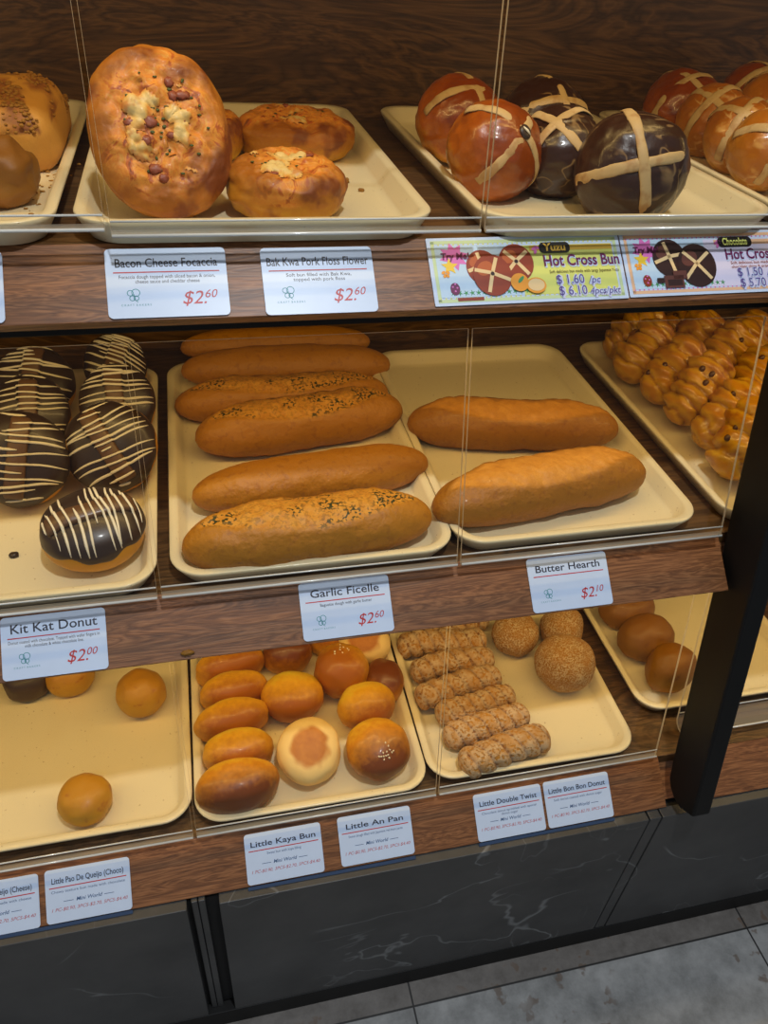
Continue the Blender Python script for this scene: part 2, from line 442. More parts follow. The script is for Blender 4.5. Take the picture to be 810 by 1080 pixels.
tray(0.6205, 0.0020, Z3, 'cream tray on the bottom shelf holding three brown buns behind the black post')
F1, F2, F3 = Z1 - 0.0178, Z2 - 0.0178, Z3 - 0.0178
# ------------------------------------------------------------------ bread materials
BM = {}
BM['ficelle'] = bread('garlic_crust', L(158, 88, 32), L(174, 102, 30), L(184, 108, 30), 0.52, 0.0, spot=(L(128, 66, 18), 110, 0.54, 0.30),
                      mask=(L(196, 128, 38), L(218, 156, 54), 120), flecks=(L(46, 52, 14), 280, 0.52), bumps=(0.9, 190), big=0.45)
BM['hearth'] = bread('butter_crust', L(148, 86, 28), L(164, 96, 30), L(166, 96, 28), 0.55, 0.05, spot=(L(124, 64, 20), 130, 0.54, 0.30),
                     mask=(L(196, 130, 42), L(216, 150, 56), 90), bumps=(1.0, 200), big=0.45)
BM['kaya'] = bread('soft_bun_crust', L(240, 190, 92), L(232, 152, 48), L(172, 88, 26), 0.46, 0.1, bumps=(0.10, 60), big=0.18)
BM['kaya_dark'] = bread('dark_bun_crust', L(238, 172, 70), L(206, 120, 38), L(118, 52, 18), 0.44, 0.12, bumps=(0.10, 60), big=0.16)
BM['under'] = bread('bun_underside', L(236, 188, 104), L(240, 202, 124), L(240, 204, 130), 0.6, 0.0, bumps=(0.25, 160), big=0.25, mask=(L(176, 104, 34), L(200, 130, 48), 70), tone=False)
BM['pao'] = bread('cheese_bun_crust', L(190, 122, 36), L(196, 132, 46), L(186, 116, 40), 0.5, 0.05, spot=(L(150, 78, 24), 60, 0.58, 0.6), bumps=(0.2, 120))
BM['pao_choco'] = bread('chocolate_bun_crust', L(70, 50, 38), L(66, 46, 36), L(54, 38, 30), 0.5, 0.05, tone=False)
BM['brown'] = bread('brown_bun_crust', L(152, 90, 34), L(142, 84, 32), L(132, 74, 28), 0.55, 0.03, spot=(L(96, 48, 18), 70, 0.6, 0.4), bumps=(0.22, 160))
BM['sugar_ball'] = bread('sugared_donut_crust', L(178, 112, 50), L(168, 98, 42), L(170, 102, 46), 0.75, 0.0, bumps=(0.9, 240), dust=(L(230, 208, 166), 460, 0.42, 0.62))
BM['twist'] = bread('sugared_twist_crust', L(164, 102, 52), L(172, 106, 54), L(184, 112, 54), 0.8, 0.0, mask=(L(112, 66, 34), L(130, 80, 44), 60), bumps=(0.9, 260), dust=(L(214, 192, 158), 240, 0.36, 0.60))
BM['danish'] = bread('egg_washed_pastry', L(180, 114, 38), L(208, 140, 50), L(194, 116, 36), 0.34, 0.3, mask=(L(116, 62, 18), L(160, 88, 26), 40), spot=(L(150, 80, 22), 30, 0.54, 0.65), bumps=(0.45, 60), big=0.45)
BM['yuzu'] = bread('amber_glazed_crust', L(226, 150, 66), L(184, 88, 26), L(140, 56, 16), 0.32, 0.3, spot=(L(112, 50, 14), 34, 0.52, 0.5), bumps=(0.7, 32), big=0.3)
BM['choco_bun'] = bread('chocolate_glazed_crust', L(84, 50, 24), L(62, 35, 17), L(54, 29, 15), 0.34, 0.22, bumps=(0.6, 30), veins=(L(166, 132, 84), 20, 0.024), tone=False)
BM['light_bun'] = bread('golden_glazed_crust', L(214, 146, 66), L(196, 118, 42), L(176, 92, 30), 0.36, 0.3, spot=(L(232, 186, 104), 40, 0.56, 0.5), bumps=(0.25, 60), veins=(L(236, 200, 130), 24, 0.03))
BM['cross'] = bread('cross_paste', L(196, 162, 104), L(198, 166, 112), L(190, 160, 108), 0.6, 0.0, bumps=(0.4, 120), spot=(L(168, 122, 70), 50, 0.52, 0.6), tone=False)
BM['focaccia'] = bread('baked_cheese_crust', L(200, 138, 46), L(184, 110, 33), L(162, 84, 23), 0.55, 0.03, spot=(L(112, 50, 16), 30, 0.50, 0.8),
                       mask=(L(108, 48, 14), L(222, 164, 76), 46, 1.8), bumps=(0.8, 90))
def cheesy(mt):
    """a browned, streaky bake over the topped area"""
    t = mt.node_tree
    for nd in t.nodes:
        if nd.type == 'VALTORGB' and abs(nd.color_ramp.elements[0].position - 0.3) < 1e-3 and abs(nd.color_ramp.elements[-1].position - 0.7) < 1e-3:
            e = nd.color_ramp.elements
            for ps, cl in ((0.40, L(190, 96, 28)), (0.47, L(222, 150, 54)), (0.56, L(214, 128, 40))): q = e.new(ps); q.color = cl
cheesy(BM['focaccia'])
BM['melted'] = bread('melted_cheese', L(208, 132, 48), L(222, 176, 92), L(226, 196, 126), 0.5, 0.05, spot=(L(196, 108, 36), 60, 0.52, 0.7), bumps=(0.8, 110), tone=False)
BM['floss_bread'] = bread('pale_square_crust', L(196, 140, 58), L(208, 152, 62), L(204, 146, 58), 0.6, 0.0, bumps=(0.6, 90), tone=False,
                          mask=(L(112, 62, 24), L(176, 112, 46), 90))
BM['dough'] = bread('fried_dough', L(214, 146, 56), L(208, 132, 46), L(206, 130, 44), 0.5, 0.05)
BM['choc'] = bread('chocolate_coating', L(62, 45, 34), L(58, 42, 33), L(54, 39, 31), 0.40, 0.1, bumps=(0.12, 60), tone=False)
BM['wafer'] = bread('milk_chocolate', L(98, 68, 42), L(100, 70, 44), L(102, 72, 46), 0.45, 0.05, tone=False)
BM['icing'] = bread('white_icing', L(230, 220, 190), L(234, 224, 196), L(234, 224, 196), 0.5, 0.05, tone=False)
BM['raisin'] = bread('raisin_skin', L(76, 44, 20), L(84, 50, 24), L(80, 46, 22), 0.45, 0.1, tone=False)
BM['ham'] = bread('bacon_pink', L(134, 62, 36), L(146, 74, 46), L(134, 62, 38), 0.5, 0.05, tone=False)
BM['herb'] = bread('green_herb', L(74, 84, 26), L(80, 90, 30), L(70, 80, 26), 0.6, 0.0, tone=False)
BM['crumb'] = bread('brown_crumb', L(150, 92, 40), L(160, 100, 46), L(140, 84, 36), 0.7, 0.0)

def bb(name, VFH, mat, parent=None, m=None):
    V, F, H = VFH
    at = {'h': H}
    if m is not None: at['m'] = m
    return mesh_obj(name, V, F, mat, parent, True, at)
def plainh(VF): return VF[0], VF[1], [0.5] * len(VF[0])

# ---- round and oval buns
def bun(name, fl, x, y, a, b, c, mat, label, cat, group=None, rz=0, seed=1, e=0.85, flat=0.86, amp=0.06, lift=0, tilt=0, z=None, er=1.0, ry=0, crown=None):
    g = blob(a, b, c, 44, 28, e, flat, amp, 1.5, seed, None, er)
    if crown:
        cv = Vector(crown).normalized(); g = (g[0], g[1], [min(1, max(0, 0.5 + 0.5 * Vector((v.x / a, v.y / b, v.z / c)).dot(cv))) for v in g[0]])
    o = bb(name, g, BM[mat])
    put(o, (x, y, (fl + c * flat + lift) if z is None else z), R(tilt, ry, rz)); return tag(o, label, cat, group)

# bottom shelf: small cheese buns
G = 'small cheese buns on the bottom left tray'
bun('cheese_bun', F3, -0.1358, 0.0029, 0.0312, 0.0312, 0.0250, 'pao', 'golden round cheese bun lying alone near the front of the tray of small cheese buns', 'bun', G, 0, 3)
bun('cheese_bun', F3, -0.0721, 0.1500, 0.0325, 0.0325, 0.0320, 'pao', 'golden round cheese bun at the back right corner of its tray, beside the oval buns', 'bun', G, 40, 5)
bun('cheese_bun', F3, -0.1712, 0.2050, 0.0335, 0.0335, 0.0280, 'pao', 'golden round cheese bun half hidden under the shelf front, beside the donut card', 'bun', G, 80, 8)
bun('chocolate_bun', F3, -0.2250, 0.2050, 0.0320, 0.0320, 0.0280, 'pao_choco', 'dark chocolate round bun half hidden behind the chocolate donut price card', 'bun', None, 10, 11)

# bottom shelf: oval kaya buns in a row, then round bean buns
G = 'oval kaya buns in the left column'
KB = [(0.0470, -0.0180, 0.0514, 0.0310, 0.0325, 'kaya_dark', 3, 'dark topped oval kaya bun at the front of the left column of buns'),
      (0.0510, 0.0345, 0.0458, 0.0265, 0.0290, 'kaya', 2, 'pale golden oval kaya bun, second from the front in the left column'),
      (0.0460, 0.0830, 0.0497, 0.0255, 0.0300, 'kaya', 6, 'golden oval kaya bun with a creased top, third from the front in the left column'),
      (0.0530, 0.1300, 0.0463, 0.0250, 0.0300, 'kaya', 4, 'golden oval kaya bun, fourth from the front in the left column'),
      (0.0510, 0.1760, 0.0497, 0.0240, 0.0310, 'kaya', 9, 'oval kaya bun at the back of the left column under the shelf front')]
for i, (x, y, a, b, c, mt, rz, lb) in enumerate(KB):
    bun('kaya_bun', F3, x, y, a, b, c, mt, lb, 'bun', G, rz, 20 + i, 0.78, 0.9, 0.05, crown=(0, -0.95, 0.10 + 0.08 * i))
G = 'round bean buns'
def seeds(o, pts, n=16):
    V, F = [], []
    rnd = random.Random(3)
    for k in range(n):
        d = (Vector(pts) + Vector((rnd.gauss(0, 0.16), rnd.gauss(0, 0.12), 0))).normalized()
        me = o.data; best = max(me.vertices, key=lambda v: v.co.normalized().dot(d))
        p = best.co * 1.01
        v, f, _ = blob(0.0016, 0.0010, 0.0008, 6, 4, 1, 1, 0, 1, 1)
        a = rnd.random() * 3; q = len(V)
        V += [p + Vector((u.x * math.cos(a) - u.y * math.sin(a), u.x * math.sin(a) + u.y * math.cos(a), u.z)) for u in v]
        F += [tuple(i + q for i in t) for t in f]
    s = mesh_obj('sesame_seeds', V, F, BM['icing'], o, True, {'h': [0.5] * len(V)}); return s
def under_mask(g, a, b): return [max(0, min(1, (0.66 - math.hypot(v.x / a, v.y / b) + 0.12 * fbm(v * 60, 5)) * 7)) if v.z > 0 else 0 for v in g[0]]
g = blob(0.0410, 0.0425, 0.0270, 64, 44, 0.72, 0.80, 0.05, 1.5, 33)
u = bb('bean_bun', g, BM['under'], None, under_mask(g, 0.041, 0.0425))
put(u, (0.1400, 0.0130, F3 + 0.034), R(22, 0, 0)); tag(u, 'round bean bun turned upside down, pale rim and browned flat base up', 'bun', G)
x0 = bun('bean_bun', F3, 0.2300, 0.0020, 0.0420, 0.0400, 0.0290, 'kaya_dark', 'dark round bean bun sprinkled with seeds at the front right of its tray', 'bun', G, 0, 35, tilt=14, z=F3 + 0.031, crown=(0.1, -0.75, 0.35))
seeds(x0, (0.12, -0.55, 0.8))
bun('bean_bun', F3, 0.2290, 0.0760, 0.0410, 0.0330, 0.0300, 'kaya', 'golden round bean bun leaning behind the seeded dark one', 'bun', G, 8, 37, tilt=12, crown=(0.1, -0.95, 0.2))
bun('bean_bun', F3, 0.1310, 0.1080, 0.0430, 0.0360, 0.0310, 'kaya', 'brown oval bean bun with a small hole, behind the upside down one', 'bun', G, -6, 39, crown=(0, -0.9, -0.2))
x1 = bun('bean_bun', F3, 0.2050, 0.1330, 0.0390, 0.0370, 0.0385, 'kaya', 'tall golden bean bun with seeds on its crown standing in the middle of the tray', 'bun', G, 0, 41, z=F3 + 0.038, crown=(-0.2, -0.3, 0.3))
seeds(x1, (-0.05, 0.1, 1), 10)
bun('bean_bun', F3, 0.2640, 0.1150, 0.0280, 0.0340, 0.0270, 'kaya_dark', 'small brown bean bun squeezed against the right rim, behind the leaning golden one', 'bun', G, 0, 43)
bun('bean_bun', F3, 0.1330, 0.1880, 0.0360, 0.0300, 0.0300, 'kaya_dark', 'brown bean bun partly hidden at the back, left of the tall seeded bun', 'bun', G, 0, 45)
g = blob(0.0390, 0.0330, 0.0260, 64, 44, 0.72, 0.8, 0.05, 1.5, 47)
u2 = bb('bean_bun', g, BM['under'], None, under_mask(g, 0.039, 0.033))
put(u2, (0.2480, 0.1830, F3 + 0.032), R(28, 0, -15)); tag(u2, 'bean bun at the back right of its tray turned to show its pale underside', 'bun', G)
bun('bean_bun', F3, 0.2050, 0.2120, 0.0380, 0.0320, 0.0290, 'kaya', 'golden bean bun at the very back of its tray under the shelf front', 'bun', G, 0, 49)

# bottom shelf: sugared balls
G = 'sugared round donuts'
bun('sugared_donut', F3, 0.5326, 0.0930, 0.0437, 0.0437, 0.0405, 'sugar_ball', 'large sugared round donut in front of the other two', 'donut', G, 0, 51, 0.95)
bun('sugared_donut', F3, 0.4842, 0.1680, 0.0363, 0.0363, 0.0310, 'sugar_ball', 'sugared round donut nearest the sugared twists', 'donut', G, 30, 53, 0.95)
bun('sugared_donut', F3, 0.5600, 0.1640, 0.0373, 0.0330, 0.0350, 'sugar_ball', 'sugared round donut at the back right, half hidden by the large one', 'donut', G, 60, 55, 0.95)
# bottom shelf: brown buns beyond
G = 'brown buns beside the black post'
bun('brown_bun', F3, 0.6900, 0.0590, 0.0400, 0.0330, 0.0370, 'brown', 'brown round bun at the front of three, touching the black post', 'bun', G, 20, 57, 0.9)
bun('brown_bun', F3, 0.6830, 0.1220, 0.0440, 0.0360, 0.0360, 'brown', 'brown round bun in the middle of three on the tray by the post', 'bun', G, 5, 59, 0.9)
bun('brown_bun', F3, 0.6860, 0.1900, 0.0470, 0.0360, 0.0310, 'brown', 'brown round bun at the back of three on the tray by the post', 'bun', G, 0, 61, 0.9)

# ---- sugared twists: two strands wound round each other
def twist_mesh(hl, r, turns, seed, nu=96, nv=28):
    V, H, Mk, F = [], [], [], []
    for i in range(nu + 1):
        t = -1 + 2 * i / nu
        w = (1 - abs(t) ** 11) ** 0.5 if abs(t) < 1 else 0.0
        for k in range(nv):
            th = 2 * PI * k / nv
            q = abs(math.sin(th - turns * PI * t))
            rr = r * w * (0.86 + 0.15 * q ** 0.7) * (1 + 0.07 * fbm(Vector((t * 6, math.cos(th), math.sin(th))), seed))
            V.append(Vector((t * hl, rr * math.cos(th), rr * math.sin(th) * 0.95 + 0.003 * math.sin(t * 3 + seed))))
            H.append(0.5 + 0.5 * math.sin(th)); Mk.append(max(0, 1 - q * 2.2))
    for i in range(nu):
        for k in range(nv): F.append((i * nv + k, i * nv + (k + 1) % nv, (i + 1) * nv + (k + 1) % nv, (i + 1) * nv + k))
    return (V, F, H), Mk
TW = [(0.3990, -0.0240, 0.0675, 0.0225, 9.5, 'sugared twisted donut at the front of the row, darker and thicker than the rest'),
      (0.3880, 0.0180, 0.0655, 0.0210, 8.5, 'sugared twisted donut, second from the front of the row'),
      (0.3840, 0.0545, 0.0615, 0.0200, 7, 'sugared twisted donut, third from the front of the row'),
      (0.3680, 0.0900, 0.0675, 0.0215, 8, 'sugared twisted donut, fourth from the front of the row'),
      (0.3720, 0.1330, 0.0655, 0.0210, 4, 'sugared twisted donut, fifth from the front of the row'),
      (0.3680, 0.1740, 0.0695, 0.0225, -3, 'sugared twisted donut, second from the back of the row'),
      (0.3920, 0.2160, 0.0655, 0.0210, -4, 'sugared twisted donut at the back of the row, under the shelf front')]
for i, (x, y, hl, r, rz, lb) in enumerate(TW):
    g, mk = twist_mesh(hl, r * 0.96, 3.0 + 0.3 * (i % 3), 70 + i)
    o = bb('sugared_twist', g, BM['twist'], None, mk); put(o, (x, y, F3 + r * 0.97), R(25 * i, 0, rz)); tag(o, lb, 'donut', 'sugared twists in a row')

# ---- long loaves with a lengthwise cut
def loaf_mesh(hl, r, cut, seed, bend=0.0, nu=120, nv=48, side=-0.35, cw=0.75, flatk=0.80, taper=3.6):
    V, H, Mk, F = [], [], [], []
    for i in range(nu + 1):
        t = -1 + 2 * i / nu
        w = max(0.0, 1 - abs(t) ** taper) ** 0.5 if abs(t) < 1 else 0.0
        w *= 1 + 0.05 * fbm(Vector((t * 3, 0, 0)), seed)
        hw = cw * max(0.0, 1 - abs(t / 0.90) ** 1.9) ** 0.9 if cut else 0.0
        for k in range(nv):
            th = 2 * PI * k / nv
            al = math.atan2(math.sin(th - PI / 2 - side), math.cos(th - PI / 2 - side))
            rr = r * w * (1 + 0.05 * fbm(Vector((t * 5, 1.6 * math.cos(th), 1.6 * math.sin(th))), seed + 1, 3))
            mk = 0.0
            if hw > 0.02:
                d = (hw - abs(al)) * 3.2 / max(0.35, cw) ; mk = min(1.0, max(0.0, d * 2.2 + 0.2 * fbm(Vector((t * 22, al * 5, 0)), seed + 2)))
                lip = math.exp(-((abs(al) - hw) / 0.12) ** 2)
                rr *= 1 + 0.085 * lip * (1 if al < 0 else 0.5) - 0.045 * mk + 0.05 * mk * fbm(Vector((t * 14, al * 4, 1)), seed + 3, 3)
            y = rr * math.cos(th) * 1.08; z = rr * math.sin(th)
            if z < -flatk * r * w: z = -flatk * r * w
            V.append(Vector((t * hl, y + bend * (1 - t * t), z + (1 - w) * (-0.1 * r))))
            H.append(0.5 + 0.5 * math.sin(th)); Mk.append(mk)
    for i in range(nu):
        for k in range(nv): F.append((i * nv + k, i * nv + (k + 1) % nv, (i + 1) * nv + (k + 1) % nv, (i + 1) * nv + k))
    return (V, F, H), Mk
def loaf(name, x, y, hl, r, rz, mat, cut, seed, label, group, bend=0.0, roll=0, lift=0, side=-0.35, cw=0.75, taper=3.6):
    g, mk = loaf_mesh(hl, r, cut, seed, bend, side=side, cw=cw, taper=taper)
    o = bb(name, g, BM[mat], None, mk); put(o, (x, y, F2 + r * 0.80 + lift), R(roll, 0, rz)); return tag(o, label, 'bread', group)
G = 'garlic loaves on the middle shelf'
loaf('garlic_loaf', 0.1472, 0.0440, 0.1330, 0.0335, 3.5, 'ficelle', True, 101, 'herb topped garlic loaf at the front of its tray, split crust facing up', G, side=-0.05, cw=0.92)
loaf('garlic_loaf', 0.1660, 0.1400, 0.1400, 0.0290, 6.5, 'ficelle', False, 103, 'plain smooth garlic loaf with no herbs, second from the front', G)
loaf('garlic_loaf', 0.1680, 0.2540, 0.1350, 0.0340, 8.5, 'ficelle', True, 105, 'herb topped garlic loaf in the middle of its tray, before another herbed one', G, side=-0.05, cw=0.95)
loaf('garlic_loaf', 0.1530, 0.3220, 0.1420, 0.0300, 0.5, 'ficelle', True, 107, 'herb topped garlic loaf mostly hidden behind the middle one', G, side=-0.0, cw=0.85)
loaf('garlic_loaf', 0.1690, 0.4100, 0.1480, 0.0290, -2.0, 'ficelle', False, 109, 'plain smooth garlic loaf near the back of its tray, folded at its left end', G)
loaf('garlic_loaf', 0.1600, 0.4620, 0.1380, 0.0240, -1.0, 'ficelle', False, 111, 'plain garlic loaf at the very back, only its top edge showing', G, lift=0.014)
G = 'butter loaves on the middle shelf'
loaf('butter_loaf', 0.4370, 0.2150, 0.1390, 0.0330, -10.0, 'hearth', True, 121, 'plain butter loaf at the back of its tray, flat ended on the right', G, side=-0.0, cw=0.95)
loaf('butter_loaf', 0.4210, 0.0760, 0.1390, 0.0350, 8.0, 'hearth', True, 123, 'plain butter loaf at the front of its tray, near the price card', G, bend=0.006, side=-0.05, cw=0.95)

# ---- raisin twists: fat ridged pastries leaning on one another
def pastry_mesh(hl, r, n, seed, nu=72, nv=36):
    V, H, Mk, F = [], [], [], []
    for i in range(nu + 1):
        t = -1 + 2 * i / nu
        w = max(0.0, 1 - abs(t) ** 3.2) ** 0.5 if abs(t) < 1 else 0.0
        for k in range(nv):
            th = 2 * PI * k / nv
            ph = n * PI * t * 0.5 + th * 0.5 + 1.3 * fbm(Vector((t * 1.6, 0.9 * math.cos(th), 0.9 * math.sin(th))), seed)
            q = abs(math.sin(ph))
            rr = r * w * (0.84 + (0.25 + 0.10 * fbm(Vector((t * 4, 0, 0)), seed + 5)) * q ** 0.55) * (1 + 0.22 * fbm(Vector((t * 2.6, 1.3 * math.cos(th), 1.3 * math.sin(th))), seed + 1, 3))
            V.append(Vector((t * hl, rr * math.cos(th) * 1.02, rr * math.sin(th)))); H.append(min(1, max(0, q ** 1.5 * 0.75 + 0.15 * math.sin(th))))
            Mk.append(min(1, max(0, 1 - q * 3.6)) * 0.75)
    for i in range(nu):
        for k in range(nv): F.append((i * nv + k, i * nv + (k + 1) % nv, (i + 1) * nv + (k + 1) % nv, (i + 1) * nv + k))
    return (V, F, H), Mk
def pastry(P, Q, r, seed, label, n=6):
    P, Q = Vector(P), Vector(Q); d = Q - P; hl = d.length / 2 + r * 0.55
    (V, F, H), mk = pastry_mesh(hl, r, n, seed)
    o = bb('raisin_twist', (V, F, H), BM['danish'], None, mk); put(o, (P + Q) / 2)
    o.rotation_euler = (0, -math.asin(d.z / d.length), math.atan2(d.y, d.x))
    rnd = random.Random(seed)
    for k in range(3):
        i = rnd.randrange(18, 54) * 36 + rnd.choice((6, 9, 12, 14, 24, 28, 30))
        v, f, h = blob(0.0048, 0.0040, 0.0034, 10, 7, 1, 1, 0.1, 2, seed + k)
        c = V[i]; bb('raisin', ([c + u for u in v], f, h), BM['raisin'], o)
    return tag(o, label, 'pastry', 'raisin twists heaped on the middle shelf')
zb = F2 + 0.026
PST = [((0.6780, 0.0900, zb), (0.7250, 0.1270, zb + 0.052), 0.0310, 'raisin twist at the front of the heap, near the guard edge'),
       ((0.6850, 0.1560, zb), (0.7350, 0.1720, zb + 0.054), 0.0300, 'raisin twist second from the front in the left row'),
       ((0.6800, 0.2160, zb), (0.7250, 0.2350, zb + 0.060), 0.0300, 'raisin twist third from the front in the left row, standing tallest'),
       ((0.6740, 0.2750, zb), (0.7200, 0.2950, zb + 0.056), 0.0300, 'raisin twist fourth from the front in the left row, leaning right'),
       ((0.6660, 0.3400, zb), (0.7080, 0.3560, zb + 0.050), 0.0320, 'raisin twist fifth from the front in the left row, with dark raisins on top'),
       ((0.6800, 0.4100, zb), (0.7360, 0.4180, zb + 0.040), 0.0320, 'raisin twist at the back left corner of the heap'),
       ((0.7760, 0.1600, zb + 0.012), (0.8220, 0.1780, zb + 0.050), 0.0310, 'raisin twist beside the black post, low in the right row'),
       ((0.7780, 0.2300, zb + 0.012), (0.8250, 0.2500, zb + 0.056), 0.0310, 'raisin twist half hidden by the post in the middle of the right row'),
       ((0.7800, 0.3050, zb + 0.010), (0.8300, 0.3250, zb + 0.060), 0.0330, 'tall pale raisin twist standing in the right row above the post edge'),
       ((0.7700, 0.3700, zb), (0.8100, 0.3900, zb + 0.046), 0.0320, 'raisin twist behind the tall pale one in the right row'),
       ((0.7760, 0.4260, zb), (0.8300, 0.4340, zb + 0.036), 0.0320, 'raisin twist at the back of the right row under the black channel'),
       ((0.8760, 0.3700, zb), (0.9000, 0.3900, zb + 0.044), 0.0300, 'raisin twist far right in the heap, beyond the guard end')]
for i, (P, Q, r, lb) in enumerate(PST): pastry(P, Q, r, 140 + i, lb, 4.0 + 0.7 * (i % 3))

# ---- striped chocolate donuts with a wafer finger pressed in
def donut(x, y, z, a, b, c, rx, ry, rz, bar, seed, label, stripe=0.0, dl=None):
    e = 0.80
    o = bb('chocolate_donut', blob(a, b, c, 44, 28, e, 0.86, 0.03, 1.5, seed), BM['dough'])
    put(o, (x, y, z), R(rx, ry, rz)); tag(o, label, 'donut', 'striped chocolate donuts')
    V, F, H = blob(a * 1.018, b * 1.018, c * 1.035, 96, 64, e, 1.0, 0.03, 1.5, seed)
    cut = lambda v: 0.16 * c + 0.10 * c * math.sin(5 * math.atan2(v.y, v.x) + seed) + 0.05 * c * math.sin(11 * math.atan2(v.y, v.x))
    keep = [k for k, v in enumerate(V) if v.z > cut(v) - 0.42 * c]
    V2 = []
    for k, v in enumerate(V):
        q = min(1, max(0, (cut(v) + 0.06 * c - v.z) / (0.14 * c))); V2.append(v * (1 - 0.045 * q * q * (3 - 2 * q)))
    km = {k: i for i, k in enumerate(keep)}
    gl = bb('chocolate_glaze', ([V2[k] for k in keep], [tuple(km[i] for i in f) for f in F if all(i in km for i in f)], [H[k] for k in keep]), BM['choc'], o)
    cb, sb = math.cos(math.radians(bar)), math.sin(math.radians(bar))
    w, hh = 0.0100, 0.0
    def dome(px, py):
        q = math.hypot(px / (a * 1.018), py / (b * 1.018))
        if q >= 1: return None
        th = math.acos(min(1, q ** (1 / e))); return c * 1.035 * math.sin(th) ** e
    zt = c * 1.035 + 0.0012
    # wafer finger: rounded bar lying across the top
    n = 40; L_ = a * 0.86; Pb, Fb = [], []
    sec = [(-1.0, -1.0), (-1.0, -0.1), (-0.8, 0.35), (0.8, 0.35), (1.0, -0.1), (1.0, -1.0)]
    for i in range(n + 1):
        t = -1 + 2 * i / n; px, py = t * L_ * cb, t * L_ * sb
        zz = min(zt, (dome(px, py) or 0) + 0.0022); wv = w * (1 if abs(t) < 0.97 else 0.8)
        for su, sv in sec: Pb.append(Vector((px - su * wv * sb, py + su * wv * cb, zz + sv * 0.0060 + 0.0004)))
    k = len(sec)
    for i in range(n):
        for j in range(k): Fb.append((i * k + j, i * k + (j + 1) % k, (i + 1) * k + (j + 1) % k, (i + 1) * k + j))
    Fb += [tuple(range(k - 1, -1, -1)), tuple(range(n * k, n * k + k))]
    bb('wafer_finger', (Pb, Fb, [0.5] * len(Pb)), BM['wafer'], o)
    # icing lines dragged across, following the surface
    rnd = random.Random(seed); parts = []
    da = (bar + 90 + stripe) if dl is None else dl
    cd, sd = math.cos(math.radians(da)), math.sin(math.radians(da)); off = -0.90
    while off < 0.92:
        lim = math.sqrt(max(0, 1 - off * off)); s0 = -lim * (0.97 if rnd.random() < 0.7 else rnd.uniform(0.0, 0.5)); s1 = lim * (0.97 if rnd.random() < 0.7 else rnd.uniform(0.1, 0.6))
        path = []; sl = rnd.uniform(-0.10, 0.10); wid = rnd.uniform(0.0010, 0.0017)
        for i in range(37):
            s_ = s0 + (s1 - s0) * i / 36; o2 = off + sl * s_ + 0.02 * math.sin(s_ * 5 + seed)
            px, py = (s_ * cd - o2 * sd) * a, (s_ * sd + o2 * cd) * b
            zz = dome(px, py)
            if zz is None: continue
            u = -px * sb + py * cb; al = px * cb + py * sb
            if abs(u) < w * 1.15 and abs(al) < L_: zz = min(zt, zz + 0.0022) + 0.0030
            path.append(Vector((px, py, zz + 0.0004)))
        if len(path) > 4: parts.append(tube_path(path, [wid * min(1, (0.35 + 1.4 * min(i, len(path) - 1 - i) / len(path) * 3)) for i in range(len(path))], 6, 0.6))
        off += rnd.uniform(0.10, 0.185)
    bb('icing_drizzle', plainh(join(*parts)), BM['icing'], o)
    return o
donut(-0.0700, 0.0700, F2 + 0.0320, 0.0500, 0.0455, 0.0290, 12, 0, 10, 8, 201, 'striped chocolate donut lying flat on its own at the front of the tray', 0)
donut(-0.1500, 0.1830, F2 + 0.0480, 0.0510, 0.0520, 0.0250, 52, 0, 6, 76, 202, 'striped chocolate donut leaning at the left in front of the tray of donuts, wafer upright', 4)
donut(-0.0560, 0.1950, F2 + 0.0470, 0.0500, 0.0510, 0.0250, 52, 0, -8, 122, 203, 'striped chocolate donut leaning in the middle row, wafer slanting down to the right', -6)
donut(-0.0530, 0.2900, F2 + 0.0480, 0.0440, 0.0480, 0.0240, 48, 0, 0, 92, 204, 'striped chocolate donut behind the one with the slanting wafer, close to the tray rim', 0)
donut(-0.1500, 0.2800, F2 + 0.0460, 0.0430, 0.0470, 0.0230, 46, 0, 4, 85, 205, 'striped chocolate donut second from the front in the left row, mostly hidden', 0)
donut(-0.1560, 0.3560, F2 + 0.0440, 0.0490, 0.0480, 0.0240, 42, 0, -3, 80, 206, 'striped chocolate donut in the left row with an orange rim showing at its right', 6)
donut(-0.0620, 0.4080, F2 + 0.0380, 0.0400, 0.0420, 0.0230, 40, 0, 10, 60, 207, 'striped chocolate donut at the back right corner of its tray', 0)
donut(-0.2560, 0.2900, F2 + 0.0420, 0.0460, 0.0460, 0.0240, 44, 0, 0, 90, 208, 'striped chocolate donut at the left edge of the photo, hardly in view', 0)

